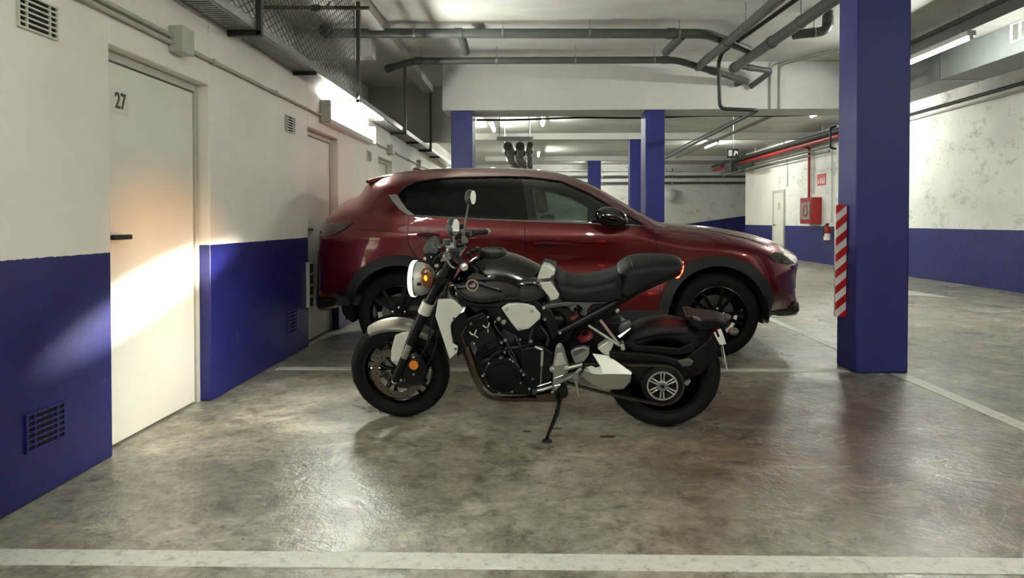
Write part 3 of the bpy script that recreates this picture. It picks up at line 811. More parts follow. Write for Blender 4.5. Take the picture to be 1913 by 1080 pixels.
for xx in (5.75, 6.0, 6.25):
    MB().tube([(xx, 12.65, 2.82), (xx, 12.65, 2.98)], 0.08, 10).build('pipe_end', mat('blue_pipe', (60, 84, 110), 0.5), bx)
t2 = thing('cable_tray', (4.9, 7, 3.38), 'dark cable tray above the lamp beside the big pillar', 'cable tray')
MB().box(4.75, 5.05, 2.0, 13.5, 3.36, 3.365).box(4.75, 4.755, 2.0, 13.5, 3.36, 3.42).box(5.045, 5.05, 2.0, 13.5, 3.36, 3.42).build('trough', M_PIPED, t2, smooth=0)
for yy in (4.0, 6.0, 7.9, 10.0, 12.0):
    MB().tube([(4.9, yy, 3.365), (4.9, yy, ZC)], 0.006, 6).build('hanger_rod', M_GALV, t2)
tag(MB().tube([(XR - 0.04, 6.0, 3.34), (XR - 0.04, 18.0, 3.34)], 0.03, 8).build('cable', M_CABLE), 'thick black cable along the scuffed lane wall', 'cable')
tag(MB().tube([(XR - 0.04, 6.0, 3.23), (XR - 0.04, 18.0, 3.23)], 0.018, 8).build('conduit', M_CONDUIT), 'thin grey conduit under the black cable on the lane wall', 'conduit')
# red and white guard on the big pillar
gd = thing('pillar_guard', (2.39, 5.66, 0.38), 'red and white striped guard board on the big blue pillar', 'guard')
gx0, gx1, gy = 2.362, 2.447, 5.62
gz0, gz1 = on_y(1555, 592, gy).z, on_y(1555, 382, gy).z
MB().box(gx0, gx1, gy, gy + 0.028, gz0, gz1).box(gx1 - .02, 2.449, gy + .028, gy + .12, gz0 + .01, gz1 - .01).build('backing', M_SIGNW, gd, bevel=0.003)
def clip_stripe(z):
    a = [(gx0, z), (gx1, z + 0.075), (gx1, z + 0.075 + 0.062), (gx0, z + 0.062)]
    out = []
    for lim, sgn in ((gz0, 1), (gz1, -1)):
        src, out = (a, [])
        for i in range(len(src)):
            p, q = src[i], src[(i + 1) % len(src)]
            ip, iq = (p[1] - lim) * sgn >= 0, (q[1] - lim) * sgn >= 0
            if ip: out.append(p)
            if ip != iq:
                t = (lim - p[1]) / (q[1] - p[1]); out.append((p[0] + (q[0] - p[0]) * t, lim))
        a = out
        if len(a) < 3: return None
    return a
z = gz0 - 0.075
M_STRIPE = mat('reflective_red', (186, 28, 36), 0.35, var=0.05)
while z < gz1:
    pl = clip_stripe(z)
    if pl: MB().prism([(a, gy - 0.0004, b) for a, b in pl], (0, -0.002, 0)).build('stripe', M_STRIPE, gd, smooth=0)
    z += 0.125
tag(MB().tube(fillet([on_y(1562, 236, 5.76), on_y(1551, 240, 5.76), on_y(1551, 276, 5.76), on_y(1562, 278, 5.76)], 0.02), 0.009, 8).build('pillar_hook', mat('dark_blue_hook', (18, 22, 66), 0.5)), 'dark hook handle fixed high on the big blue pillar', 'hook')

# ================================================================ THE CAR
def paint_mat(name, col, flake=0.35, rough=0.32):
    nt = NT(name); b = nt.b; o = nt.obj()
    f = nt.noise(o, 900, 2)
    c = nt.ramp(f, [(0.35, tuple(k * 0.85 for k in lin(col)[:3]) + (1,)), (0.65, tuple(min(1, k * 1.2) for k in lin(col)[:3]) + (1,))])
    nt.l(c, b.inputs['Base Color'])
    b.inputs['Metallic'].default_value = flake; b.inputs['Roughness'].default_value = rough
    b.inputs['Coat Weight'].default_value = 1.0; b.inputs['Coat Roughness'].default_value = 0.03
    b.inputs['Coat Tint'].default_value = (1, 0.9, 0.9, 1)
    return nt.m
M_CAR = paint_mat('dark_red_metallic', (98, 2, 17), 0.45, 0.32)
M_CLAD = mat('grey_cladding', (32, 33, 32), 0.6, bump=0.1, bscale=300, var=0.05)
M_TYRE = mat('tyre_rubber', (9, 9, 9), 0.75, spec=0.25, bump=0.15, bscale=120, var=0.15)
M_RIM = mat('black_gloss_alloy', (14, 14, 15), 0.22, 0.6, var=0.05)
M_CHROME = mat('chrome', (205, 206, 206), 0.16, 1.0, var=0.03)
M_PIANO = mat('piano_black', (7, 7, 8), 0.12, coat=1.0, var=0.02)
M_TRIM = mat('interior_trim', (30, 32, 31), 0.8, var=0.1)
M_SEATC = mat('car_seat_leather', (52, 54, 52), 0.55, var=0.1, bump=0.05)
M_GLASSP = glass_mat('privacy_glass', (22, 26, 24), 0.0)
M_GLASSF = glass_mat('front_glass', (140, 156, 148), 0.07)
M_LENS = mat('tail_lens', (40, 3, 7), 0.1, coat=1.0, var=0.15, vscale=20)
M_HLENS = mat('headlamp_lens', (64, 60, 60), 0.08, coat=1.0, var=0.4, vscale=14)
M_NUT = mat('bright_nut', (220, 220, 216), 0.25, 0.9, var=0.02)
YC = 6.935
def cr(px, py): p = on_y(px, py, 6.4); return (max(p.x - 0.06, -2.035), p.z)
def cf(px, py): p = on_y(px, py, 6.4); return (p.x + 0.06, p.z)
def ct(px, py): p = on_y(px, py, 6.9); return (p.x, p.z)
def cs(px, py, y=6.06): p = on_y(px, py, y); return (p.x, p.z)
WC = [(-1.149, 0.358), (1.564, 0.358)]
ARCH = 0.425
ZB = 0.27
rear = [(-1.80, 0.36)] + [cr(*p) for p in ((602, 594), (589, 580), (585, 560), (584, 540), (584, 497), (588, 474), (592, 456), (592, 440), (600, 415), (612, 398), (640, 373), (665, 353))]
roof = [ct(*p) for p in ((695, 342), (712, 333), (740, 325), (780, 320), (840, 316), (900, 314), (960, 315), (1020, 319), (1060, 327), (1100, 343), (1150, 372), (1200, 402), (1222, 413), (1245, 417), (1280, 419), (1320, 422.5), (1370, 431), (1420, 444.5), (1455, 455))]
front = [cf(*p) for p in ((1478, 463), (1493, 472), (1497, 482), (1497, 496), (1490, 512), (1489, 540), (1491, 556), (1497, 572), (1496, 592), (1484, 604))] + [(2.18, 0.27)]
def arch(c, r):
    a0 = math.asin((ZB - c[1]) / r)
    return [(c[0] + r * math.cos(t), c[1] + r * math.sin(t)) for t in np.linspace(a0, math.pi - a0, 41)]
bottom = arch(WC[1], ARCH) + arch(WC[0], ARCH)
def dens(pl, step, kind):
    pts = resample(pl, step, closed=False); return pts
R_ = resample(smooth_poly(rear, 2, False), 0.03, False)
T_ = resample(smooth_poly(roof, 2, False), 0.03, False)
F_ = resample(smooth_poly(front, 2, False), 0.03, False)
T_ = resample([R_[-1], T_[0]], 0.03, False)[1:-1] + T_
F_ = resample([T_[-1], F_[0]], 0.03, False)[1:-1] + F_
B_ = resample([F_[-1]] + bottom + [R_[0]], 0.035, False)[1:-1]
OUT = R_ + T_ + F_ + B_
nR, nT, nF, nB = len(R_), len(T_), len(F_), len(B_)
kind = np.array([0] * (nR - 1) + [1] * (nT + 1) + [0] * (nF - 1) + [2] * (nB + 1))[:len(OUT)]
MASK_END, MASK_TOP = kind == 0, kind == 1
def prof(d, D, p):
    q = np.clip(d / D, 0, 1); return (1 - (1 - q) ** p) ** (1 / p)
def sstep(x, a, b):
    t = np.clip((x - a) / (b - a), 0, 1); return t * t * (3 - 2 * t)
def WID(P):
    """half width of the body at side-view points (x, z)"""
    P = np.asarray(P, float).reshape(-1, 2); x, z = P[:, 0], P[:, 1]
    de = poly_dist(P, OUT, MASK_END); dt = poly_dist(P, OUT, MASK_TOP)
    hw = np.full(len(P), 0.885)
    hw += 0.020 * np.exp(-((z - (1.00 - 0.03 * x)) / 0.07) ** 2)          # shoulder line
    hw -= 0.022 * np.exp(-((z - 0.80) / 0.11) ** 2) * sstep(x, -1.9, -0.9) * (1 - sstep(x, 1.0, 1.7))
    hw += 0.016 * np.exp(-((z - 0.52) / 0.08) ** 2)
    for c in WC:                                                          # flared wings
        r = np.hypot(x - c[0], z - c[1]); hw += 0.022 * np.exp(-((r - 0.50) / 0.12) ** 2)
    belt = 1.155 - 0.025 * x
    hw -= 0.30 * np.clip(z - belt, 0, 1) * (0.35 + sstep(z - belt, 0, 0.08) * 0.65)
    k = prof(de, 0.62, 2.5) * prof(dt, 0.26, 2.6)
    return hw * k
WIN = [cs(*p, 6.13) for p in ((744, 363), (756, 350), (775, 341), (805, 336), (852, 332), (949, 330), (987, 331), (1049, 339), (1101, 363), (1145, 388), (1175, 405), (1200, 420), (1060, 414), (900, 408.5), (777, 402), (760, 388))]
WIN_L = resample(WIN, 0.03)
DOOR_R = [cs(*p) for p in ((763, 404), (763, 455), (776, 478), (800, 497), (822, 525), (835, 560), (838, 588), (984, 590), (983, 520), (979, 416), (900, 412), (800, 406))]
DOOR_F = [cs(*p) for p in ((981, 416), (985, 520), (986, 590), (1226, 590), (1232, 560), (1230, 500), (1226, 460), (1221, 428), (1120, 422), (1060, 419))]
def band(pts, d, end):
    P = np.array(pts); t = np.roll(P, -1, 0) - np.roll(P, 1, 0); t[0] = P[1] - P[0]; t[-1] = P[-1] - P[-2]
    t /= np.linalg.norm(t, axis=1)[:, None]; n = np.stack([t[:, 1], -t[:, 0]], 1)
    return [tuple(p) for p in P] + [tuple(p) for p in (P + n * d)[::-1]]
rwz0, rwz1 = cr(603, 408)[1], cr(664, 354)[1]
wsx0, wsx1 = ct(1040, 322)[0], ct(1222, 413)[0]
RW_L = band([p for p in R_ if rwz0 < p[1] < rwz1], 0.032, 0)
WS_L = band([p for p in T_ if wsx0 < p[0] < wsx1], 0.032, 1)
LOOPS = [WIN_L, resample(DOOR_R, 0.03), resample(DOOR_F, 0.03), RW_L, WS_L]
P2, T2 = fill(OUT, 0.045, (0.0006, 0.003, 0.009, 0.02, 0.04), LOOPS)
HWV = WID(P2)
onout = poly_dist(P2, OUT, MASK_END | MASK_TOP) < 1e-5
HWV[onout] = 0.0
cen = np.array([P2[list(f)].mean(0) for f in T2])
in_win = inside(cen, WIN_L); in_dr = inside(cen, LOOPS[1]); in_df = inside(cen, LOOPS[2])
cw = np.array([HWV[list(f)].mean() for f in T2])
cdt = poly_dist(cen, OUT, MASK_TOP)
in_ws = inside(cen, WS_L); in_rw = inside(cen, RW_L)
car = thing('suv', (0.2, YC, 0.0), 'dark red metallic SUV parked sideways behind the motorcycle', 'car')
def half(sel, near, scale=1.0, inset=0.0):
    vs = [(P2[i][0], YC + (-1 if near else 1) * max(0, HWV[i] * scale - inset), P2[i][1]) for i in range(len(P2))]
    fs = [T2[k] for k in np.nonzero(sel)[0]]
    return vs, fs
def merged(name, parts, m, close_bottom=False, smooth=50):
    vs, fs = [], []
    for v, f in parts:
        k = len(vs); vs += v; fs += [tuple(i + k for i in t) for t in f]
    bm = bmesh.new(); bv = [bm.verts.new(v) for v in vs]
    for f in fs:
        try: bm.faces.new([bv[i] for i in f])
        except ValueError: pass
    bmesh.ops.remove_doubles(bm, verts=bm.verts, dist=1e-5)
    bmesh.ops.delete(bm, geom=[v for v in bm.verts if not v.link_faces], context='VERTS')
    bmesh.ops.recalc_face_normals(bm, faces=bm.faces)
    bm.verts.index_update()
    V = [v.co.copy() for v in bm.verts]; Fc = [tuple(v.index for v in f.verts) for f in bm.faces]; bm.free()
    return build(name, V, Fc, m, car, smooth=smooth, fix=True)
rest = ~(in_win | in_dr | in_df | in_ws | in_rw)
far_rest = ~(in_win | in_ws | in_rw)
merged('body_shell', [half(rest, True), half(far_rest, False)], M_CAR)
merged('rear_door', [half(in_dr, True)], M_CAR)
merged('front_door', [half(in_df, True)], M_CAR)
merged('windscreen', [half(in_ws, True), half(in_ws, False)], M_GLASSF)
merged('rear_window', [half(in_rw, True), half(in_rw, False)], M_GLASSP)
lin_sel = far_rest & (cw > 0.3) & (cen[:, 0] > -1.75) & (cen[:, 0] < 1.15)
merged('cabin_lining', [half(lin_sel, False, 1.0, 0.03), half(lin_sel & ~in_win, True, 1.0, 0.03)], M_TRIM)
# underbody between the two sides
u = MB(); rim = np.nonzero(kind == 2)[0]
for i in rim:
    a, b = OUT[i], OUT[(i + 1) % len(OUT)]
    wa, wb = WID([a])[0], WID([b])[0]
    u.add([(a[0], YC - wa, a[1]), (b[0], YC - wb, b[1]), (b[0], YC + wb, b[1]), (a[0], YC + wa, a[1])], [(0, 1, 2, 3)])
u.build('underbody', M_DARK, car, fix=False)
def patch(name, poly, m, off=0.004, step=0.03, parent=None, both=False, thick=0.0, smooth=50):
    pl = resample(poly, step); P, T = fill(pl, step)
    w = WID(P) + off
    vs = [(p[0], YC - k, p[1]) for p, k in zip(P, w)]; fs = list(T); n = len(vs)
    if thick:
        vs += [(p[0], YC - k + thick, p[1]) for p, k in zip(P, w)]; fs += [tuple(i + n for i in f[::-1]) for f in T]
        # rim
        m_ = len(pl); fs += [(i, (i + 1) % m_, (i + 1) % m_ + n, i + n) for i in range(m_)]
    if both:
        build(name, [(v[0], 2 * YC - v[1], v[2]) for v in vs], [f[::-1] for f in fs], m, parent or car, smooth=smooth, fix=True)
    return build(name, vs, fs, m, parent or car, smooth=smooth, fix=True)
GL_R = [cs(*p, 6.13) for p in ((744, 363), (756, 350), (775, 341), (805, 336), (852, 332), (949, 330), (984, 331), (992, 372), (1000, 412.5), (900, 408.5), (777, 402), (760, 388))]
GL_F = [cs(*p, 6.13) for p in ((988, 331), (1049, 339), (1101, 363), (1145, 388), (1168, 401), (1172, 419.5), (1060, 414), (1002, 412.5), (995, 372))]
patch('rear_side_glass', GL_R, M_GLASSP, -0.006, both=True)
patch('front_side_glass', GL_F, M_GLASSF, -0.006, both=True)
patch('door_pillar', [cs(*p, 6.13) for p in ((974, 330), (990, 331), (997, 372), (1004, 413), (987, 412), (981, 372))], M_PIANO, 0.0, thick=0.012)
patch('mirror_sail', [cs(*p, 6.13) for p in ((1166, 399), (1178, 406), (1203, 420.5), (1168, 420))], M_PIANO, 0.001, thick=0.012)
patch('quarter_trim', [cs(*p, 6.12) for p in ((726, 364), (741, 363), (750, 376), (762, 391), (777, 402), (764, 401), (748, 391), (735, 377))], mat('satin_silver', (190, 190, 184), 0.3, 0.7, var=0.03), 0.004, 0.02, thick=0.008)
def along(pxs, r, name, m, off=0.003, y=6.12, n=6, parent=None, step=0.04):
    pl = resample([cs(*p, y) for p in pxs], step, False); w = WID(pl) + off
    return MB().tube([(p[0], YC - k, p[1]) for p, k in zip(pl, w)], r, n).build(name, m, parent or car)
along(((764, 402), (777, 403.2), (900, 410), (1060, 416), (1208, 422)), 0.0075, 'belt_moulding', M_CHROME)
along(((744, 363), (756, 349), (775, 340), (805, 334.5), (852, 330.5), (949, 328.5), (987, 329.5), (1049, 337.5), (1101, 361), (1145, 386.5), (1200, 419)), 0.008, 'window_seal', M_BLACK)
M_GAP = mat('panel_gap', (4, 3, 3), 0.9)
along(((763, 404), (763, 455), (776, 478), (800, 497)), 0.0028, 'panel_gap', M_GAP, -0.0005, 6.06)
along(((980, 416), (984, 520), (985, 590)), 0.0028, 'panel_gap', M_GAP, -0.0005, 6.06)
along(((1221, 425), (1226, 460), (1231, 520), (1232, 570)), 0.0028, 'panel_gap', M_GAP, -0.0005, 6.06)
along(((1245, 424), (1330, 430), (1400, 446), (1440, 462)), 0.0022, 'panel_gap', M_GAP, -0.0005, 6.2)
along(((664, 428), (700, 430), (763, 436)), 0.0018, 'panel_gap', M_GAP, -0.0005, 6.06)
# wheel arch cladding and lower cladding
for c in WC:
    a = math.asin((ZB + 0.03 - c[1]) / ARCH)
    ts = np.linspace(a, math.pi - a, 40)
    ring = [(c[0] + 0.505 * math.cos(t), c[1] + 0.505 * math.sin(t)) for t in ts] + [(c[0] + (ARCH - 0.008) * math.cos(t), c[1] + (ARCH - 0.008) * math.sin(t)) for t in ts[::-1]]
    patch('arch_cladding', ring, M_CLAD, 0.012, 0.025, thick=0.05)
    MB().lathe((c[0], YC - 0.55, c[1]), (0, 1, 0), [(0.43, -0.33), (0.43, 0.0), (0.02, 0.0)], 32, ref=(1, 0, 0), a0=math.pi - 0.1, a1=2 * math.pi + 0.1).build('wheel_well', M_DARK, car, fix=False)
patch('sill_cladding', [(WC[0][0] + 0.47, 0.245), (WC[1][0] - 0.47, 0.245), (WC[1][0] - 0.49, 0.40), (WC[0][0] + 0.49, 0.40)], M_CLAD, 0.014, 0.05, thick=0.06)
patch('front_lip', [(2.03, 0.26), (2.20, 0.262), (2.30, 0.30), (2.36, 0.36), (2.395, 0.44), (2.35, 0.43), (2.25, 0.37), (2.05, 0.36)], M_CLAD, 0.008, 0.03, both=True)
patch('rear_lip', [(-1.62, 0.30), (-1.62, 0.44), (-1.80, 0.46), (-1.97, 0.47), (-1.985, 0.43), (-1.93, 0.385), (-1.78, 0.365)], M_CLAD, 0.008, 0.03, both=True)
# lamps
patch('tail_lamp', [cs(*p, 6.25) for p in ((594, 441), (593, 428), (603, 417), (630, 415), (666, 415), (652, 427), (632, 437), (612, 442))], M_LENS, 0.008, 0.02, thick=0.01)
patch('head_lamp', [cs(*p, 6.25) for p in ((1424, 476), (1440, 470), (1470, 473), (1490, 482), (1492, 492), (1470, 494), (1440, 488))], M_HLENS, 0.006, 0.02, thick=0.01)
patch('grille_wing', [cs(*p, 6.35) for p in ((1470, 495), (1484, 494), (1494, 490), (1495, 496), (1484, 500), (1472, 500))], M_CHROME, 0.012, 0.02, thick=0.01)
patch('grille', [cs(*p, 6.45) for p in ((1484, 501), (1494, 499), (1489, 514), (1488, 540), (1482, 536), (1480, 515))], M_BLACK, 0.006, 0.02, both=True)
patch('fog_surround', [cs(*p, 6.3) for p in ((1470, 572), (1482, 560), (1487, 566), (1486, 584), (1472, 590))], M_CLAD, 0.006, 0.02)
# door handles
for (a, b, yy) in ((780, 822, 438), (996, 1044, 455)):
    h = patch('handle_dish_shade', smooth_poly([cs(a + 8, yy - 7, 6.06), cs(b - 10, yy - 9, 6.06), cs(b - 8, yy + 9, 6.06), cs(a + 12, yy + 10, 6.06)], 2), mat('dish_shade_red', (54, 4, 12), 0.3, coat=0.8), 0.0015, 0.02)  # darker body red paints the shade of the handle dish
    pl = resample([cs(a, yy + 1, 6.06), cs((a + b) / 2, yy - 1, 6.06), cs(b, yy + 1, 6.06)], 0.02, False)
    w = WID(pl); n = len(pl)
    MB().tube([(p[0], YC - k - 0.004 - 0.022 * math.sin(math.pi * min(1, max(0, i / (n - 1)))) ** 0.5, p[1]) for i, (p, k) in enumerate(zip(pl, w))], [0.009 + 0.006 * math.sin(math.pi * i / (n - 1)) for i in range(n)], 8).build('door_handle', M_CAR, car)
# spoiler, aerial, wipers
sp = [cs(*p, 6.4) for p in ((683, 338), (700, 333), (715, 330), (745, 327), (745, 333), (712, 340), (686, 343))]
MB().prism([(a, YC - 0.56, b) for a, b in sp], (0, 1.12, 0)).build('roof_spoiler', M_CAR, car, bevel=0.006)
fin = [on_y(*p, 6.935) for p in ((771, 321), (772, 313), (780, 313.5), (797, 320))]
MB().prism([p + Vector((0, -0.02, 0)) for p in fin], (0, 0.04, 0)).build('aerial_fin', M_CAR, car, bevel=0.01)
# door mirror
mo = smooth_poly([cs(*p, 5.9) for p in ((1110, 404), (1116, 390), (1130, 386), (1150, 387), (1166, 396), (1172, 408), (1171, 420), (1156, 426), (1134, 425), (1114, 415))], 2)
mo = resample(mo, 0.012); P, T = fill(mo, 0.015, (0.002, 0.006))
dd = poly_dist(P, mo); h = 0.075 * prof(dd, 0.09, 2.2); n = len(P)
vs = [(p[0], 5.88 - k, p[1]) for p, k in zip(P, h)] + [(p[0], 5.88 + k, p[1]) for p, k in zip(P, h)]
mr = build('door_mirror', vs, list(T) + [tuple(i + n for i in f[::-1]) for f in T], M_PIANO, car, smooth=50)
MB().bar(tuple(on_y(1158, 422, 5.92)), tuple(on_y(1172, 425, 6.1)), 0.07, 0.035).build('mirror_arm', M_PIANO, mr, bevel=0.01)
# cabin
for (x0, s) in ((0.35, 1), (-0.75, 1)):
    for yy in (YC - 0.38, YC + 0.38):
        st = MB().prism([(x0 - 0.12, yy - 0.25, 0.55), (x0 + 0.42, yy - 0.25, 0.55), (x0 + 0.45, yy - 0.25, 0.70), (x0 + 0.02, yy - 0.25, 0.66), (x0 - 0.16, yy - 0.25, 1.22), (x0 - 0.30, yy - 0.25, 1.20)], (0, 0.5, 0)).build('car_seat', M_SEATC, car, bevel=0.04)
        MB().prism([(x0 - 0.20, yy - 0.13, 1.24), (x0 - 0.31, yy - 0.13, 1.23), (x0 - 0.34, yy - 0.13, 1.42), (x0 - 0.24, yy - 0.13, 1.43)], (0, 0.26, 0)).build('headrest', M_SEATC, st, bevel=0.03)
MB().prism([(0.95, YC - 0.72, 0.6), (1.25, YC - 0.72, 0.6), (1.30, YC - 0.72, 1.05), (1.05, YC - 0.72, 1.09), (0.90, YC - 0.72, 0.95)], (0, 1.44, 0)).build('dashboard', M_TRIM, car, bevel=0.03)
MB().box(-1.7, 1.2, YC - 0.8, YC + 0.8, 0.42, 0.5).build('cabin_floor', M_TRIM, car)
swc = Vector((0.86, YC - 0.38, 1.02)); swa = unit((-0.9, 0, 0.45))
x_, y_ = perp(swa)
MB().tube([swc + (x_ * math.cos(t) + y_ * math.sin(t)) * 0.185 for t in np.linspace(0, 2 * math.pi, 28, endpoint=False)], 0.016, 8, closed=True).bar(swc - x_ * 0.17, swc + x_ * 0.17, 0.03, 0.05).build('steering_wheel', M_BLACK, car)
# wheels
def car_wheel(c):
    o = Vector((c[0], 6.055, c[1])); ax = Vector((0, -1, 0))
    wv = MB().lathe(o, ax, [(0.243, -0.015), (0.252, 0.0), (0.29, 0.006), (0.325, 0.0), (0.346, -0.014), (0.356, -0.035), (0.358, -0.06), (0.358, -0.17), (0.35, -0.2), (0.30, -0.215), (0.245, -0.21)], 64).build('tyre', M_TYRE, car)
    MB().lathe(o, ax, [(0.247, 0.0), (0.240, 0.002), (0.233, -0.012), (0.226, -0.05), (0.224, -0.2), (0.246, -0.205)], 56).build('rim', M_RIM, wv, fix=False)
    for k in range(10):
        t = 2 * math.pi * (k + 0.3) / 10 + (0.10 if k % 2 else -0.10)
        d = Vector((math.cos(t), 0, math.sin(t))); s = Vector((-math.sin(t), 0, math.cos(t)))
        a0, a1 = o + d * 0.04 + ax * -0.028, o + d * 0.236 + ax * -0.010
        MB().loft2([a0 - s * .016, a0 + s * .016, a0 + s * .012 - ax * .03, a0 - s * .012 - ax * .03],
                   [a1 - s * .017, a1 + s * .017, a1 + s * .013 - ax * .03, a1 - s * .013 - ax * .03]).build('spoke', M_RIM, wv, bevel=0.003)
    MB().lathe(o, ax, [(0.002, -0.006), (0.028, -0.008), (0.032, -0.018), (0.07, -0.022), (0.075, -0.06)], 28).build('hub', M_RIM, wv)
    for k in range(5):
        t = 2 * math.pi * (k + 0.25) / 5
        MB().lathe(o + Vector((math.cos(t) * .055, 0, math.sin(t) * .055)), ax, [(0.001, -0.008), (0.009, -0.010), (0.010, -0.022)], 10).build('wheel_nut', M_NUT, wv)
    MB().lathe(o, ax, [(0.02, -0.10), (0.165, -0.10), (0.165, -0.125), (0.02, -0.125)], 40).build('brake_disc', mat('disc_steel', (96, 96, 94), 0.35, 0.9, var=0.1), wv)
for c in WC:
    car_wheel(c)
for c in WC:
    o = MB().lathe((c[0], 2 * YC - 6.055, c[1]), (0, 1, 0), [(0.02, -0.03), (0.245, -0.02), (0.29, 0.006), (0.346, -0.014), (0.358, -0.06), (0.358, -0.17), (0.30, -0.215), (0.02, -0.2)], 40).build('tyre', M_TYRE, car)

# ================================================================ THE MOTORCYCLE
LEAN = math.radians(12)
GF, GR = on_z(750, 776, 0), on_z(1240, 792, 0)
BU = unit(GR - GF)                                   # towards the rear wheel
N0 = unit(Vector((BU.y, -BU.x, 0)))                  # towards the near (left) side
if N0.y > 0: N0 = -N0
BW = Vector((0, 0, 1)) * math.cos(LEAN) + N0 * math.sin(LEAN)
BN = N0 * math.cos(LEAN) - Vector((0, 0, 1)) * math.sin(LEAN)
def L3(u, w, v=0.0): return GF + BU * u + BW * w + BN * v
def B2(px, py, v=0.0):
    d = ray(px, py); o = GF + BN * v
    t = (o - _C).dot(BN) / d.dot(BN); p = _C + d * t - o
    return (p.dot(BU), p.dot(BW))
def B3(px, py, v=0.0):
    u, w = B2(px, py, v); return L3(u, w, v)
PXM = (B3(1000, 600) - B3(1001, 600)).length           # metres per photo pixel at the bike

M_BTANK = mat('black_tank_paint', (2, 2, 4), 0.14, coat=1.0, var=0.05)
M_BMAT = mat('matt_black_metal', (7, 7, 8), 0.42, 0.3, var=0.12, vscale=30)
M_BENG = mat('engine_black', (6, 6, 7), 0.36, 0.5, var=0.2, vscale=25)
M_SILV = mat('brushed_aluminium', (214, 213, 204), 0.36, 0.25, var=0.06, vscale=14)
M_ALU = mat('cast_aluminium', (150, 150, 146), 0.4, 0.8, var=0.1, vscale=18)
M_SEAT = mat('seat_vinyl', (15, 16, 17), 0.55, spec=0.3, bump=0.12, bscale=350, var=0.08)
M_PLAS = mat('grained_plastic', (10, 10, 11), 0.55, spec=0.25, bump=0.08, bscale=200, var=0.08)
M_DISC = mat('drilled_disc', (112, 104, 92), 0.35, 0.85, var=0.15, vscale=30)
M_GRIP = mat('grip_rubber', (10, 10, 10), 0.75)
M_EXH = mat('header_steel', (104, 88, 74), 0.25, 0.95, var=0.25, vscale=12)
M_AMBER = mat('amber_reflector', (214, 120, 30), 0.2, coat=1.0, var=0.1)
M_SPRING = mat('red_spring', (150, 14, 26), 0.3, coat=0.6, var=0.1)
M_FEND = mat('fender_grey', (108, 106, 98), 0.36, 0.6, var=0.06)
M_CHAIN = mat('chain_steel', (84, 80, 74), 0.4, 0.9, var=0.3, vscale=60)
M_GREY = mat('satin_grey_frame', (86, 88, 88), 0.4, 0.4, var=0.06)
M_DRL = emit_mat('running_light_ring', (255, 252, 236), 0.35)
M_TAIL = emit_mat('tail_light', (255, 40, 22), 4.5)
M_INDI = emit_mat('lit_indicator', (255, 176, 50), 0.16)
M_LENSC = mat('headlight_lens', (210, 212, 200), 0.05, coat=1.0, var=0.05)
M_LENSC.node_tree.nodes['Principled BSDF'].inputs['Emission Color'].default_value = (1, 0.98, 0.9, 1)
M_LENSC.node_tree.nodes['Principled BSDF'].inputs['Emission Strength'].default_value = 0.5

bike = thing('motorcycle', (GF + GR) / 2, 'black naked motorcycle with silver shrouds parked on its side stand', 'motorcycle')
def plate(name, poly, v1, v0, m, bevel=0.003, parent=None, sm=0):
    """outline seen at lateral offset v1, extruded back to v0"""
    q = [B2(*p, v1) for p in poly]
    if sm: q = smooth_poly(q, sm)
    return MB().prism([L3(u, w, v1) for u, w in q], BN * (v0 - v1)).build(name, m, parent or bike, bevel=bevel)
def puff(name, poly, vc, hw, D, m, p=2.2, step=0.018, vref=None, sm=2, parent=None, flat=0.0, smooth=50):
    """inflated solid: outline at lateral centre vc, half thickness hw rounding over distance D (metres)"""
    q = [B2(*a, vc if vref is None else vref) for a in poly]
    q = resample(smooth_poly(q, sm), step * 0.8)
    P, T = fill(q, step, (0.001, 0.004, 0.01))
    d = poly_dist(P, q); h = np.maximum(prof(d, D, p), 0)
    if callable(hw): hh = np.array([hw(a, b) for a, b in P])
    else: hh = hw
    h = h * hh * (1 - flat) + flat * hh
    n = len(P)
    vs = [L3(a, b, vc + k) for (a, b), k in zip(P, h)] + [L3(a, b, vc - k) for (a, b), k in zip(P, h)]
    fs = list(T) + [tuple(i + n for i in f[::-1]) for f in T]
    if flat:
        m_ = len(q); fs += [(i, (i + 1) % m_, (i + 1) % m_ + n, i + n) for i in range(m_)]
    bm = bmesh.new(); bv = [bm.verts.new(v) for v in vs]
    for f in fs:
        try: bm.faces.new([bv[i] for i in f])
        except ValueError: pass
    bmesh.ops.remove_doubles(bm, verts=bm.verts, dist=1e-5)
    bmesh.ops.recalc_face_normals(bm, faces=bm.faces); bm.verts.index_update()
    V = [v.co.copy() for v in bm.verts]; Fc = [tuple(v.index for v in f.verts) for f in bm.faces]; bm.free()
    return build(name, V, Fc, m, parent or bike, smooth=smooth, fix=False)
def btube(name, pts, r, m, parent=None, n=10, bend=0.0):
    """pts: (px, py, v); r in metres"""
    p = [B3(*a) for a in pts]
    if bend: p = fillet(p, bend)
    return MB().tube(p, r, n).build(name, m, parent or bike)
def bolt(px, py, v, r=0.007, m=None, parent=None):
    c = B3(px, py, v)
    return MB().lathe(c, BN, [(0.0005, 0.006), (r * 0.75, 0.006), (r, 0.003), (r, -0.01)], 10).build('bolt', m or M_NUT, parent or bike)

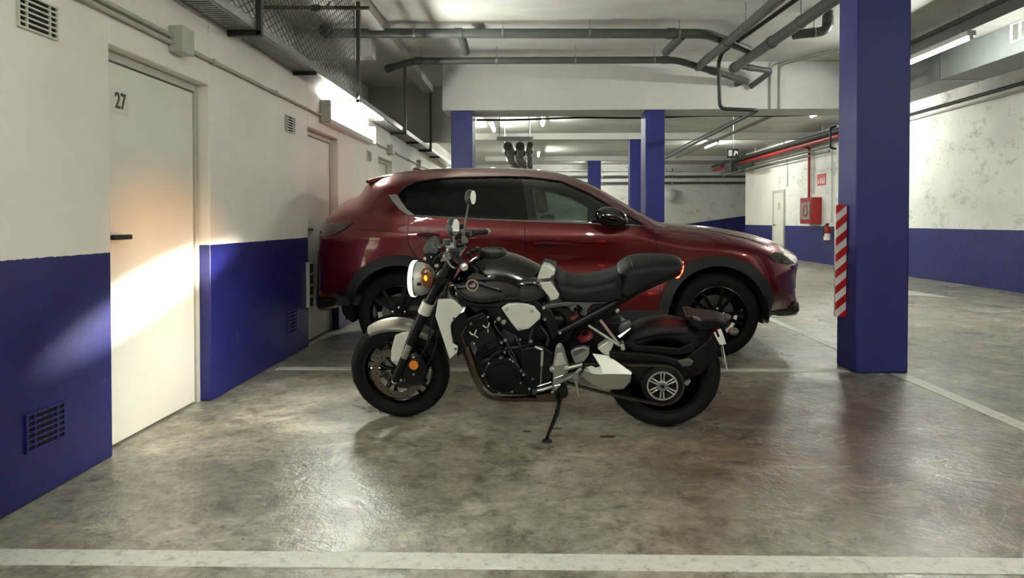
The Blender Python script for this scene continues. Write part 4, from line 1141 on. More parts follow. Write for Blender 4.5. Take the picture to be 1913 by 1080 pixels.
# ---------------------------------------------------------------- wheels
CF = B2(748, 687); CR = B2(1238, 694)
RF, RR = 0.293, 0.314
CF = (CF[0], RF + 0.004); CR = (CR[0], RR + 0.004)
fc, rc = L3(*CF), L3(*CR)
def tyre(name, c, R, w, rim):
    pr = []
    for t in np.linspace(-1, 1, 15):
        a = t * math.radians(100)
        pr.append((R - (w * 0.52) * (1 - math.cos(a)) * 0.72, (w / 2) * math.sin(a) / math.sin(math.radians(100)) * (1.0 if abs(t) < 0.95 else 0.99)))
    pr = [(rim, -w * 0.36)] + pr + [(rim, w * 0.36)]
    return MB().lathe(c, BN, pr, 72).build(name, M_TYRE, bike, smooth=60)
ft = tyre('front_tyre', fc, RF, 0.118, 0.213)
rt = tyre('rear_tyre', rc, RR, 0.180, 0.216)
# tread grooves cut into the shoulders
def grooves(c, R, w, n, parent):
    for k in range(n):
        for s in (1, -1):
            t = 2 * math.pi * (k + (0.5 if s < 0 else 0)) / n
            P = []
            for j, (dt, a) in enumerate(((0.0, 22), (0.05, 40), (0.12, 58))):
                a = math.radians(a); r = R - (w * 0.52) * (1 - math.cos(a)) * 0.72 + 0.0006
                v = s * (w / 2) * math.sin(a) / math.sin(math.radians(100))
                P.append(c + (BU * math.cos(t + dt) + BW * math.sin(t + dt)) * r + BN * v)
            g.tube(P, [0.0022, 0.003, 0.0015], 4)
for c, R, w, n, par in ((fc, RF, 0.118, 15, ft), (rc, RR, 0.180, 15, rt)):
    g = MB(); grooves(c, R, w, n, par)
    o = g.build('tread_groove', M_DARK, par); o['kind'] = 'stuff'
def rim(name, c, r, w, spokes, parent, hubr):
    rm = MB().lathe(c, BN, [(r + 0.003, -w / 2), (r - 0.012, -w / 2 + 0.002), (r - 0.022, -w / 2 + 0.02), (r - 0.024, w / 2 - 0.02), (r - 0.012, w / 2 - 0.002), (r + 0.003, w / 2), (r - 0.004, 0)], 64, closed=True).build(name, M_RIM, bike, fix=False)
    for k in range(spokes):
        t = 2 * math.pi * (k + 0.4) / spokes
        for s in (-1, 1):
            t1 = t + s * 0.16
            a = c + (BU * math.cos(t) + BW * math.sin(t)) * (hubr * 0.8)
            b = c + (BU * math.cos(t1) + BW * math.sin(t1)) * (r - 0.015)
            MB().bar(a, b, 0.013, 0.026, BN).build('spoke', M_RIM, rm, bevel=0.003)
    MB().lathe(c, BN, [(0.002, -0.05), (hubr, -0.05), (hubr, 0.05), (0.002, 0.05)], 28).build('hub', M_RIM, rm, bevel=0.004)
    return rm
fr_ = rim('front_rim', fc, 0.212, 0.088, 5, ft, 0.045)
rr_ = rim('rear_rim', rc, 0.215, 0.14, 5, rt, 0.055)
MB().lathe(rc - BN * 0.03, BN, [(0.002, -0.01), (0.196, -0.02), (0.196, -0.012), (0.002, 0.0)], 40).build('rim_dish', M_RIM, rr_)
for sv in (0.066, -0.066):
    dsc = MB().lathe(fc + BN * sv, BN, [(0.112, -0.0025), (0.152, -0.0025), (0.152, 0.0025), (0.112, 0.0025)], 56, closed=True).build('brake_disc', M_DISC, bike)
    hl = MB()
    for k in range(36):
        t = 2 * math.pi * k / 36; r = (0.121, 0.132, 0.143)[k % 3]
        hl.disc(fc + BN * sv + (BU * math.cos(t) + BW * math.sin(t)) * r, BN, 0.0042, 0.0062, 8)
    o = hl.build('drilled_hole', M_DARK, dsc); o['kind'] = 'stuff'
    for k in range(10):
        t = 2 * math.pi * k / 10; d = BU * math.cos(t) + BW * math.sin(t)
        MB().bar(fc + BN * sv + d * 0.05, fc + BN * sv + (BU * math.cos(t + .25) + BW * math.sin(t + .25)) * 0.114, 0.009, 0.005, BN).build('carrier_arm', M_BMAT, dsc)
# ---------------------------------------------------------------- front fork
def leg(v):
    root = btube('fork_leg', [(846, 480, v), (797, 574, v)], 0.0275, M_BMAT, n=18)
    btube('clamp', [(801, 565, v), (792, 585, v)], 0.037, M_SILV, root, n=18)
    btube('outer_tube', [(794, 580, v), (766, 642, v)], 0.029, M_BMAT, root, n=18)
    btube('slider', [(770, 632, v), (752, 676, v)], 0.0205, M_ALU, root, n=16)
    btube('fork_foot', [(755, 668, v), (738, 711, v)], 0.024, M_BMAT, root, n=14)
    c = B3(738, 711, v)
    MB().lathe(c, BN, [(0.004, 0.02), (0.010, 0.022), (0.016, 0.018), (0.018, -0.02), (0.018, -0.05)], 18).build('axle_nut', M_NUT, root)
    return root
near = leg(0.105)
# far leg: the same geometry on the other side
def mirror_tree(o, parent):
    me = o.data.copy(); c = bpy.data.objects.new(o.name.split('.')[0], me); COL.objects.link(c)
    w0 = WORLD_LOC[o.name]; 
    # reflect every vertex across the bike plane
    k = 2 * (w0 - GF).dot(BN)
    c_loc = w0 - BN * k
    for v in me.vertices:
        d = v.co.dot(BN); v.co = v.co - BN * (2 * d)
    me.flip_normals()
    WORLD_LOC[c.name] = c_loc; c.parent = parent; c.location = c_loc - WORLD_LOC[parent.name]
    for md in o.modifiers:
        n = c.modifiers.new(md.name, md.type)
        if md.type == 'BEVEL': n.width = md.width; n.segments = 2; n.limit_method = 'ANGLE'; n.angle_limit = md.angle_limit
    for ch in list(o.children): mirror_tree(ch, c)
    return c
mirror_tree(near, bike)
MB().obox(B3(828, 515, 0), BN * 0.13, unit(B3(828, 515) - B3(850, 475)) * 0.022, BU * 0.04).build('lower_yoke', M_BMAT, bike, bevel=0.006)
MB().obox(B3(848, 474, 0), BN * 0.13, unit(B3(828, 515) - B3(850, 475)) * 0.014, BU * 0.045).build('top_yoke', M_ALU, bike, bevel=0.006)
btube('steering_stem', [(856, 476, 0), (836, 522, 0)], 0.03, M_BMAT, n=14)
# caliper, disc guard, reflector
plate('fork_guard', [(738, 627), (752, 622), (765, 621), (757, 644), (746, 675), (741, 684), (730, 673), (731, 653)], 0.118, 0.100, M_SILV, 0.003)
bolt(738, 676, 0.12, 0.010)
cal = plate('brake_caliper', [(766, 668), (790, 672), (800, 690), (793, 712), (770, 718), (752, 708), (752, 690)], 0.110, 0.040, M_BENG, 0.006)
MB().lathe(B3(773, 682, 0.115), BN, [(0.001, 0.008), (0.026, 0.007), (0.028, 0.0), (0.028, -0.012)], 24).build('reflector', M_AMBER, cal)
plate('caliper_bridge', [(758, 700), (782, 702), (796, 718), (770, 722), (755, 716)], 0.105, 0.045, M_BMAT, 0.005, cal)
bolt(773, 667, 0.112, 0.008, None, cal); bolt(773, 699, 0.112, 0.007, None, cal)
btube('brake_hose', [(783, 672, 0.1), (800, 640, 0.1), (806, 600, 0.09), (822, 545, 0.06), (838, 480, 0.1)], 0.0045, M_BLACK, bend=0.08, n=6)
btube('brake_hose', [(786, 700, 0.1), (812, 660, 0.1), (820, 600, 0.09), (836, 540, 0.07), (846, 480, 0.12)], 0.0045, M_BLACK, bend=0.08, n=6)
# front mudguard: a shell over the tyre
def guard(name, c, R, w, a0, a1, m, thick=0.004, drop=0.62, n=22):
    mb = MB(); rows = []
    for i in range(n + 1):
        t = a0 + (a1 - a0) * i / n; d = BU * math.cos(t) + BW * math.sin(t)
        taper = 1 - 0.25 * (abs(i / n - 0.55) / 0.55) ** 3
        row = []
        for j in range(13):
            s = -1 + 2 * j / 12; a = s * math.radians(78)
            r = R - (w * 0.52) * (1 - math.cos(a)) * drop * taper
            row.append(c + d * r + BN * (w / 2 * math.sin(a) / math.sin(math.radians(78)) * taper))
        rows.append(row)
    k = 13; vs = [p for r in rows for p in r] + [c + (p - c) * (1 - thick / R) for r in rows for p in r]; N = (n + 1) * k
    fs = []
    for i in range(n):
        for j in range(k - 1):
            q = (i * k + j, i * k + j + 1, (i + 1) * k + j + 1, (i + 1) * k + j); fs.append(q); fs.append(tuple(x + N for x in q[::-1]))
    for i in range(n):
        fs.append((i * k, (i + 1) * k, (i + 1) * k + N, i * k + N)); e = k - 1
        fs.append((i * k + e, i * k + e + N, (i + 1) * k + e + N, (i + 1) * k + e))
    for j in range(k - 1):
        fs.append((j, j + N, j + 1 + N, j + 1)); b = n * k
        fs.append((b + j, b + j + 1, b + j + 1 + N, b + j + N))
    mb.add(vs, fs); return mb.build(name, m, bike, smooth=50)
fm = guard('front_mudguard', fc, RF + 0.022, 0.155, math.radians(47), math.radians(124), M_FEND, drop=0.8)
# ---------------------------------------------------------------- headlight and cockpit
ha = unit(-BU + BW * 0.02); hc_ = B3(786, 521, 0)
hd = MB().lathe(hc_, ha, [(0.002, -0.085), (0.045, -0.078), (0.078, -0.05), (0.093, -0.01), (0.096, 0.022)], 40).build('headlight_bowl', M_SILV, bike)
MB().lathe(hc_, ha, [(0.092, 0.016), (0.100, 0.018), (0.103, 0.030), (0.101, 0.042), (0.094, 0.046), (0.088, 0.042)], 40).build('headlight_rim', M_CHROME, hd)
MB().lathe(hc_, ha, [(0.1035, 0.026), (0.1040, 0.036), (0.103, 0.046), (0.094, 0.053), (0.080, 0.050)], 40).build('running_light', M_DRL, hd, fix=False)
MB().lathe(hc_, ha, [(0.082, 0.044), (0.05, 0.052), (0.002, 0.055)], 32).build('headlight_lens', M_LENSC, hd, fix=False)
for s in (1, -1):
    MB().tube(fillet([L3(*B2(812, 505, 0), 0.09 * s), L3(*B2(795, 520, 0), 0.105 * s), L3(*B2(788, 522, 0), 0.095 * s)], 0.02), 0.009, 8).build('headlight_bracket', M_BMAT, bike)
iv = 0.175
ind = MB().ell(B3(797, 519, iv), BU * 0.038, BW * 0.058, BN * 0.024, 18, 12).build('indicator', mat('smoked_amber', (112, 56, 14), 0.2, coat=1.0), bike)
MB().ell(B3(796, 519, iv + 0.012), BU * 0.016, BW * 0.026, BN * 0.014, 14, 10).build('indicator_lamp', M_INDI, ind)
btube('indicator_stalk', [(800, 520, iv - 0.015), (806, 521, 0.10)], 0.008, M_BLACK, ind)
iff = MB().ell(L3(*B2(800, 516, 0), -iv), BU * 0.030, BW * 0.038, BN * 0.022, 18, 12).build('indicator', mat('smoked_amber', (120, 58, 12), 0.2), bike)
MB().tube([L3(*B2(802, 517, 0), -iv + 0.01), L3(*B2(806, 519, 0), -0.10)], 0.008, 8).build('indicator_stalk', M_BLACK, iff)
ins = plate('instrument_pod', [(791, 462), (798, 452), (804, 451), (819, 469), (815, 477), (797, 473), (790, 470)], 0.07, -0.07, M_GREY, 0.008)
plate('instrument_screen', [(797, 451), (804, 449.5), (820, 468.5), (817, 471)], 0.062, -0.062, M_PIANO, 0.001, ins)
bolt(794, 483, 0.07, 0.010, M_NUT, ins); bolt(806, 480, 0.06, 0.006, M_NUT, ins)
plate('cockpit_bracket', [(792, 474), (812, 476), (828, 488), (822, 505), (806, 500), (795, 488)], 0.05, -0.05, M_BMAT, 0.004)
# handlebar: one bent tube from grip to grip
gn, gm, gc, gf = B3(866, 497, 0.385), B3(850, 474, 0.24), B3(842, 464, 0.06), None
u0, w0 = B2(842, 462, 0.0)
un, wn = B2(866, 497, 0.385); um, wm = B2(851, 476, 0.25)
hb_pts = [L3(un, wn, 0.385), L3(um, wm, 0.25), L3(u0 + 0.01, w0 + 0.01, 0.12), L3(u0, w0, 0.05), L3(u0, w0, -0.05), L3(u0 + 0.01, w0 + 0.01, -0.12), L3(um, wm, -0.25), L3(un, wn, -0.385)]
hb = MB().tube(fillet(hb_pts, 0.06), 0.0115, 12).build('handlebar', M_ALU, bike)
for s in (1, -1):
    a, b = L3(un, wn, 0.385 * s), L3(um, wm, 0.25 * s); d = unit(a - b)
    MB().tube([b + d * 0.01, a - d * 0.004], 0.0165, 14).build('grip', M_GRIP, hb)
    MB().lathe(a, d, [(0.017, -0.004), (0.0195, 0.002), (0.0195, 0.020), (0.012, 0.026), (0.0005, 0.026)], 18).build('bar_end', M_NUT, hb)
    MB().obox(b - d * 0.02, d * 0.022, BU * 0.022, BW * 0.024).build('switch_pod', M_BLACK, hb, bevel=0.006)
    lv = [b - d * 0.05 + BU * -0.02, b - d * 0.01 + BU * -0.055 + BW * -0.002, a - d * 0.03 + BU * -0.06 + BW * -0.01, a - d * 0.0 + BU * -0.045 + BW * -0.012]
    MB().tube(fillet(lv, 0.02), 0.0055, 8).build('lever', M_ALU, hb)
    MB().obox(b - d * 0.055, d * 0.015, BU * 0.026, BW * 0.016).build('lever_perch', M_ALU, hb, bevel=0.005)
    c = b - d * 0.06 + BU * -0.03 + BW * 0.03
    MB().tube([c, c + BW * 0.03], 0.02, 14).build('fluid_reservoir', M_GREY if s > 0 else M_BLACK, hb)
MB().obox(L3(u0, w0 - 0.004, 0), BN * 0.05, BU * 0.02, BW * 0.02).build('bar_clamp', M_ALU, hb, bevel=0.005)
# mirrors
def mirror(v, ctr, base, hx, hy):
    st = MB().tube(fillet([B3(*base, v), B3((base[0] + ctr[0]) / 2 - 1, (base[1] + ctr[1]) / 2 + 4, v), B3(ctr[0] - 3, ctr[1] + 8, v)], 0.03), 0.0058, 8).build('mirror_stem', M_ALU, hb)
    c = B3(*ctr, v)
    ax = unit(BU + BN * 0.13 + BW * 0.05)
    x = unit(BN - ax * BN.dot(ax)); y = ax.cross(x)
    MB().ell(c - ax * 0.006, x * hx, y * hy, ax * 0.022, 24, 12).build('mirror_shell', M_GREY, st)
    vs = [c + ax * 0.012 + (x * math.cos(t) * hx + y * math.sin(t) * hy) * 0.86 for t in np.linspace(0, 2 * math.pi, 28, endpoint=False)]
    MB().prism(vs, ax * 0.0055).build('mirror_face', mat('mirror_glass', (225, 228, 225), 0.05, 1.0, var=0.0), st)
mirror(-0.30, (879, 369), (866, 430), 0.062, 0.047)
mirror(0.27, (846, 424), (848, 452), 0.062, 0.047)
for pts in (((838, 470, .1), (822, 474, .1), (810, 486, .06), (808, 500, .03)), ((848, 480, .15), (842, 496, .14), (836, 490, .08), (838, 474, .05)), ((856, 478, .16), (858, 500, .14), (846, 502, .1), (842, 486, .06)), ((850, 470, -.1), (838, 484, -.06), (830, 500, 0), (834, 520, .03)), ((840, 455, -.2), (830, 458, -.1), (820, 470, -.02), (822, 490, 0))):
    btube('control_cable', pts, 0.004, M_BLACK if pts[0][1] != 470 else M_GREY, bend=0.05, n=6)
bolt(836, 492, 0.12, 0.012, M_NUT); bolt(816, 497, 0.11, 0.012, M_NUT); bolt(830, 478, 0.12, 0.009, M_NUT)
btube('fork_cap', [(836, 502, 0.105), (846, 480, 0.105)], 0.018, M_ALU, n=12)
for (x, y) in ((832, 452), (850, 447), (858, 440), (868, 447), (846, 462), (862, 460), (874, 438), (838, 478), (857, 486)):
    v = 0.15 if y > 465 else -0.12
    MB().obox(B3(x, y, v), BU * random.uniform(.012, .02), BW * random.uniform(.012, .022), BN * 0.018).build('switch_gear', random.choice([M_BLACK, M_BMAT, M_ALU, M_BLACK]), bike, bevel=0.004)
# ---------------------------------------------------------------- tank, trim, seat
tank = puff('fuel_tank', [(838, 538), (848, 520), (866, 498), (886, 480), (905, 471), (945, 470), (975, 480), (1000, 492), (1018, 502), (1022, 530), (1030, 562), (1000, 570), (945, 570), (895, 572), (862, 562), (846, 550)], 0.0, lambda a, b: 0.165, 0.15, M_BTANK, p=2.1)
puff('tank_side_panel', [(840, 534), (862, 524), (900, 519), (912, 526), (945, 534), (950, 564), (915, 573), (880, 571), (856, 558)], 0.118, 0.055, 0.05, M_BTANK, vref=0.16)
puff('tank_side_panel', [(840, 534), (862, 524), (900, 519), (912, 526), (945, 534), (950, 564), (915, 573), (880, 571), (856, 558)], -0.118, 0.055, 0.05, M_BTANK, vref=-0.0)
puff('knee_panel', [(958, 524), (985, 520), (1010, 523), (1024, 556), (1000, 566), (962, 566)], 0.125, 0.042, 0.04, M_BTANK, vref=0.15)
btube('tank_crease', [(842, 533, 0.172), (848, 532.5, 0.172)], 0.004, M_NUT, tank, n=6)
capc = B3(922, 468, 0.0)
cp = MB().lathe(capc - BW * 0.012, unit(BW + BU * 0.06), [(0.078, -0.02), (0.078, 0.006), (0.070, 0.016), (0.055, 0.018), (0.052, 0.012), (0.001, 0.012)], 32).build('filler_cap', M_BMAT, tank)
for (x, y) in ((884, 470), (892, 466), (876, 476), (900, 474)):
    MB().obox(B3(x, y, 0.03), BU * .012, BW * .012, BN * .02).build('ignition_block', M_BENG, tank, bevel=0.003)
# round winged emblem
em = B3(882.5, 532.5, 0.182)
eg = MB().lathe(em, BN, [(0.026, 0.0), (0.0335, 0.0), (0.0335, 0.005), (0.026, 0.005)], 32, closed=True).build('emblem_ring', mat('emblem_silver', (176, 156, 150), 0.3, 0.8, var=0.05), tank)
MB().disc(em - BN * 0.001, BN, 0.0275, 0.003, 28).build('emblem_field', mat('emblem_dark', (28, 8, 14), 0.3), eg)
wing = [(-.020, -.004), (-.006, .002), (.006, .010), (.016, .019), (.014, .006), (.018, .000), (.013, -.006), (.015, -.012), (.006, -.010), (-.002, -.016), (-.005, -.010), (-.014, -.010)]
MB().prism([em + BU * a + BW * b for a, b in wing], BN * 0.004).build('emblem_wing', mat('emblem_silver', (176, 156, 150), 0.3, 0.8), eg, smooth=0)
plate('tank_trim', [(1015, 494), (1026, 497), (1036, 505), (1037, 512), (1029, 517), (1028, 527), (1037, 540), (1045, 551), (1042, 559), (1028, 563), (1026, 556), (1013, 540), (1003, 521), (1008, 508)], 0.158, 0.10, M_SILV, 0.006)
for s in (1, -1):
    q = [(B2(x, y, v), v * s) for x, y, v in ((1003, 521, .158), (1029, 519, .158), (1012, 505, .125), (1035, 511, .125), (1016, 499, .07), (1036, 507, .07), (1017, 499, 0), (1037, 507, 0))]
    q = [L3(a[0], a[1], v) for a, v in q]; n_ = len(q)
    vs = q + [p - BW * 0.02 for p in q]
    fs = [(i, i + 1, i + 3, i + 2) for i in (0, 2, 4)] + [(i + n_, i + 2 + n_, i + 3 + n_, i + 1 + n_) for i in (0, 2, 4)]
    fs += [(i, i + 2, i + 2 + n_, i + n_) for i in (0, 2, 4)] + [(i + 1, i + 1 + n_, i + 3 + n_, i + 3) for i in (0, 2, 4)] + [(0, n_, n_ + 1, 1), (6, 7, 7 + n_, 6 + n_)]
    build('tank_trim_top', vs, fs, M_GREY, bike)
seat = puff('rider_seat', [(1037, 503), (1046, 508), (1060, 518), (1090, 519), (1126, 513), (1150, 503), (1164, 501), (1168, 520), (1172, 552), (1150, 556), (1115, 558), (1064, 557), (1048, 551), (1034, 525)], 0.0, lambda a, b: 0.15, 0.042, M_SEAT, p=2.6)
pil = puff('pillion_seat', [(1150, 501), (1162, 491), (1176, 483), (1209, 479), (1245, 479), (1264, 481), (1277, 489), (1276, 497), (1258, 511), (1206, 531), (1174, 551), (1160, 545), (1147, 534), (1162, 508)], 0.0, lambda a, b: 0.155 - 0.05 * max(0, min(1, (a - B2(1190, 500)[0]) / 0.28)), 0.045, M_SEAT, p=2.6, sm=1)
btube('seat_seam', [(1178, 484, 0.09), (1182, 497, 0.145), (1191, 527, 0.157)], 0.003, M_BLACK, pil, n=5)
tailc = plate('tail_cowl', [(1276, 499), (1258, 513), (1206, 533), (1168, 553), (1150, 558), (1160, 568), (1200, 546), (1262, 520), (1272, 514)], 0.09, -0.09, M_PLAS, 0.006)
plate('seat_base', [(1045, 552), (1172, 550), (1165, 562), (1110, 566), (1050, 563)], 0.12, -0.12, M_PLAS, 0.006)
tl = MB().loft2([B3(*p, 0.085) for p in ((1262, 520), (1271, 500), (1278, 497), (1276, 508), (1268, 520))], [B3(*p, 0.02) + BN * -0.10 for p in ((1266, 520), (1275, 500), (1281, 497), (1280, 508), (1272, 520))]).build('tail_light', M_TAIL, bike, bevel=0.003)
# ---------------------------------------------------------------- shrouds, air box covers
SH = [(818, 560), (843, 559), (853, 566), (864, 578), (861, 584), (843, 604), (841, 612), (845, 643), (855, 648), (854, 659), (840, 672), (826, 630), (813, 591)]
sh = plate('radiator_shroud', SH, 0.185, 0.165, M_SILV, 0.004)
bolt(848, 595, 0.187, 0.007, M_GREY, sh); bolt(851, 652, 0.187, 0.006, M_GREY, sh)
mirror_tree(sh, bike)
plate('radiator', [(836, 598), (868, 582), (888, 630), (856, 668)], 0.155, -0.155, M_BENG, 0.004)
plate('radiator_fan', [(866, 600), (878, 594), (892, 628), (880, 640)], 0.10, -0.10, M_BMAT, 0.006)
AB = [(936, 576), (948, 568), (967, 567), (985, 569), (997, 573), (1010, 588), (1009, 596), (988, 615), (967, 619), (955, 604)]
ab = plate('air_box_cover', AB, 0.172, 0.150, M_SILV, 0.005)
for x, y in ((947, 577), (994, 581), (972, 614)): bolt(x, y, 0.173, 0.008, M_NUT, ab)
mirror_tree(ab, bike)
# ---------------------------------------------------------------- frame and engine
plate('main_frame', [(845, 545), (900, 560), (1020, 565), (1060, 575), (1085, 600), (1060, 640), (1045, 700), (1010, 720), (990, 640), (930, 610), (880, 580)], 0.10, -0.10, M_BMAT, 0.008)
plate('frame_spar', [(856, 556), (1000, 562), (1030, 580), (1046, 620), (1032, 640), (1018, 600), (985, 578), (870, 572)], 0.145, 0.11, M_BMAT, 0.006)
cyl = plate('cylinder_head', [(868, 604), (906, 588), (932, 636), (893, 656)], 0.175, -0.175, M_BENG, 0.006)
plate('valve_cover', [(866, 598), (902, 583), (908, 594), (871, 610)], 0.165, -0.165, M_BMAT, 0.008, cyl)
plate('cylinder_block', [(890, 650), (932, 630), (952, 672), (906, 694)], 0.165, -0.165, M_BENG, 0.004)
for k in range(5):
    t = k / 5
    plate('cooling_fin', [(891 + 15 * t, 652 + 36 * t), (931 + 18 * t, 632 + 34 * t), (932 + 18 * t, 635.5 + 34 * t), (892 + 15 * t, 655.5 + 36 * t)], 0.175, 0.15, M_BENG, 0.001)
case = plate('crankcase', [(884, 668), (930, 650), (1010, 640), (1036, 660), (1036, 715), (1015, 735), (990, 740), (918, 738), (898, 712)], 0.165, -0.18, M_BENG, 0.012)
ac = B3(941, 698, 0.17)
alt = MB().lathe(ac, BN, [(0.108, -0.02), (0.108, 0.022), (0.098, 0.034), (0.080, 0.038), (0.074, 0.048), (0.045, 0.053), (0.001, 0.053)], 40).build('alternator_cover', M_BENG, bike)
for k in range(9):
    t = 2 * math.pi * k / 9 + 0.3
    c = ac + (BU * math.cos(t) + BW * math.sin(t)) * 0.103
    MB().lathe(c, BN, [(0.0005, 0.032), (0.006, 0.032), (0.008, 0.028), (0.008, 0.0)], 8).build('bolt', M_NUT if k % 2 else M_ALU, alt)
btube('starter_motor', [(911, 673, 0.16), (938, 652, 0.16)], 0.019, M_BMAT, n=14)
plate('sprocket_cover', [(970, 652), (1010, 645), (1034, 660), (1034, 706), (1012, 726), (985, 720), (972, 690)], 0.195, 0.15, M_BENG, 0.010)
puff('starter_cover', [(898, 668), (915, 662), (924, 676), (912, 690), (900, 686)], 0.165, 0.03, 0.03, M_BENG)
plate('coil_block', [(880, 628), (915, 612), (930, 634), (892, 650)], 0.19, 0.15, M_BMAT, 0.004)
plate('coil_block', [(906, 640), (924, 632), (932, 646), (914, 656)], 0.188, 0.15, M_BMAT, 0.004)
M_LEAD = mat('white_lead', (205, 203, 192), 0.5)
for (a, b) in ((885, 622), (911, 611)):
    t = thing_ = btube('plug_lead', [(a - 8, b - 2, 0.2), (a - 3, b + 3.5, 0.205), (a + 2, b + 2, 0.205), (a + 5, b - 6, 0.2)] if a < 900 else [(a - 9, b - 3, 0.2), (a - 4, b + 1, 0.205), (a + 1, b, 0.205), (a + 3, b - 8, 0.2)], 0.0036, M_LEAD, n=6)
    btube('lead_tail', [(a + 0, b + 3, 0.205), (a + (8 if a < 900 else 1), b + (9 if a < 900 else 10), 0.2)], 0.0032, M_LEAD, t, n=6)
for (x, y, r) in ((932, 596, .012), (941, 602, .014), (925, 601, .006), (912, 592, .007), (880, 605, .006), (937, 640, .008), (944, 636, .009), (943, 658, .008), (938, 668, .006), (922, 676, .007), (953, 671, .007), (966, 688, .008), (965, 710, .007), (949, 720, .006), (928, 716, .007), (978, 700, .009), (995, 708, .007), (989, 727, .007), (902, 702, .008), (911, 711, .009), (992, 638, .010), (1018, 597, .008), (1046, 622, .009), (886, 641, .006), (957, 722, .010), (972, 634, .006)):
    bolt(x, y, 0.195, r, random.choice([M_NUT, M_ALU, M_ALU]), case)
for pts, r in ((((946, 640, .17), (958, 660, .18), (970, 690, .19), (984, 700, .19)), .008), (((960, 625, .15), (975, 650, .17), (982, 690, .18)), .010), (((1000, 600, .13), (990, 630, .16), (985, 660, .18)), .007), (((868, 610, .12), (872, 640, .14), (880, 668, .14)), .012), (((948, 655, .19), (962, 676, .195), (968, 692, .19)), .006), (((1010, 610, .12), (1026, 630, .14), (1020, 650, .16)), .008), (((922, 600, .13), (926, 612, .16), (940, 630, .16)), .007)):
    btube('coolant_hose', pts, r, M_BLACK, bend=0.05, n=8)
puff('throttle_body', [(1010, 580), (1048, 576), (1062, 592), (1056, 612), (1030, 622), (1008, 604)], 0.07, 0.07, 0.05, M_BENG)
plate('air_box', [(985, 600), (1060, 575), (1072, 600), (1050, 640), (1000, 640)], 0.09, -0.12, M_PLAS, 0.01)
# ---------------------------------------------------------------- exhaust headers and catalyser
for k, v in enumerate((0.135, 0.045, -0.045, -0.135)):
    dx = -2 * k
    btube('exhaust_header', [(874 + dx, 604, v), (862 + dx, 622, v), (878 + dx, 664, v), (895 + dx, 708, v * .95), (912 + dx, 739, v * .8), (940, 744, v * .55), (1040, 744, v * .4)], 0.0205, M_EXH if k else M_EXH, n=14, bend=0.09)
btube('sump_pipe', [(904, 722, 0.15), (914, 733, 0.15), (930, 736, 0.15), (985, 735, 0.14)], 0.014, M_ALU, n=12, bend=0.05)
plate('catalyser_box', [(1000, 736), (1040, 730), (1062, 730), (1060, 744), (1040, 752), (1002, 751)], 0.085, -0.085, M_EXH, 0.012)
# ---------------------------------------------------------------- subframe, shock, side frames
plate('side_frame', [(1014, 571), (1050, 565.5), (1080, 561.5), (1112, 560), (1131, 562), (1133, 567), (1106, 569), (1098, 578), (1096, 592), (1086, 589), (1089, 577), (1080, 570), (1050, 573), (1016, 578)], 0.140, 0.115, M_GREY, 0.004)
bolt(1016, 575, 0.142, 0.011)
for s in (1, -1):
    a, b, c = B2(1046, 621, 0.135), B2(1130, 577, 0.135), B2(1190, 545, 0.11)
    o = MB().tube([L3(*a, 0.135 * s), L3(*b, 0.13 * s), L3(*c, 0.10 * s), L3(*B2(1255, 518, .08), 0.07 * s)], [0.021, 0.021, 0.018, 0.012], 12).build('subframe_rail', M_BMAT, bike)
plate('rail_gusset', [(1104, 572), (1150, 562), (1172, 556), (1152, 580), (1120, 592), (1104, 596)], 0.125, 0.105, M_BMAT, 0.004)
bolt(1046, 621, 0.16, 0.011); bolt(1153, 581, 0.13, 0.011)
plate('battery_box', [(1105, 575), (1165, 560), (1150, 590), (1110, 610)], 0.085, -0.085, M_PLAS, 0.006)
sa, sb = B3(1062, 578, 0.02), B3(1102, 645, 0.02); sd = unit(sb - sa); x_, y_ = perp(sd)
coil = [sa + sd * ((sb - sa).length * t) + (x_ * math.cos(t * 44) + y_ * math.sin(t * 44)) * 0.042 for t in np.linspace(0, 1, 120)]
shk = MB().tube([sa, sb], 0.018, 12).build('shock_absorber', M_BMAT, bike)
MB().tube(coil, 0.0085, 8).build('coil_spring', M_BMAT, shk)
for (x, y, rr, v) in ((1071, 592, .034, 0.07), (1094, 629, .042, 0.08)):
    for k in (-1, 0, 1):
        c = B3(x, y, v) + sd * 0.011 * k
        MB().lathe(c, sd, [(rr * .6, -.004), (rr, -.004), (rr, .004), (rr * .6, .004)], 20, closed=True).build('spring_collar', M_SPRING if k else M_ALU, shk)
plate('inner_fender', [(1045, 625), (1075, 596), (1120, 602), (1160, 602), (1175, 614), (1165, 650), (1140, 660), (1100, 690), (1055, 700)], 0.06, -0.06, M_PLAS, 0.008)
# ---------------------------------------------------------------- swingarm, silencer, sprocket, chain
plate('swingarm', [(1136, 656), (1200, 661), (1262, 670), (1288, 684), (1290, 700), (1275, 712), (1255, 722), (1225, 726), (1195, 716), (1182, 700), (1150, 680)], 0.135, 0.085, M_BMAT, 0.010)
plate('chain_guard', [(1138, 657), (1180, 660), (1230, 664), (1272, 674), (1292, 690), (1287, 698), (1266, 683), (1230, 675), (1180, 672), (1140, 670)], 0.165, 0.140, M_PLAS, 0.005)
def facets(name, rings, m, parent=None):
    """stack of matching outlines (px, py, v)"""
    mb = MB(); n = len(rings[0]); vs = [B3(*p) for r in rings for p in r]
    fs = [tuple(range(n)), tuple(range(len(vs) - 1, len(vs) - n - 1, -1))]
    for k in range(len(rings) - 1):
        fs += [(k * n + i, k * n + (i + 1) % n, (k + 1) * n + (i + 1) % n, (k + 1) * n + i) for i in range(n)]
    return mb.add(vs, fs).build(name, m, parent or bike, smooth=20, bevel=0.004)
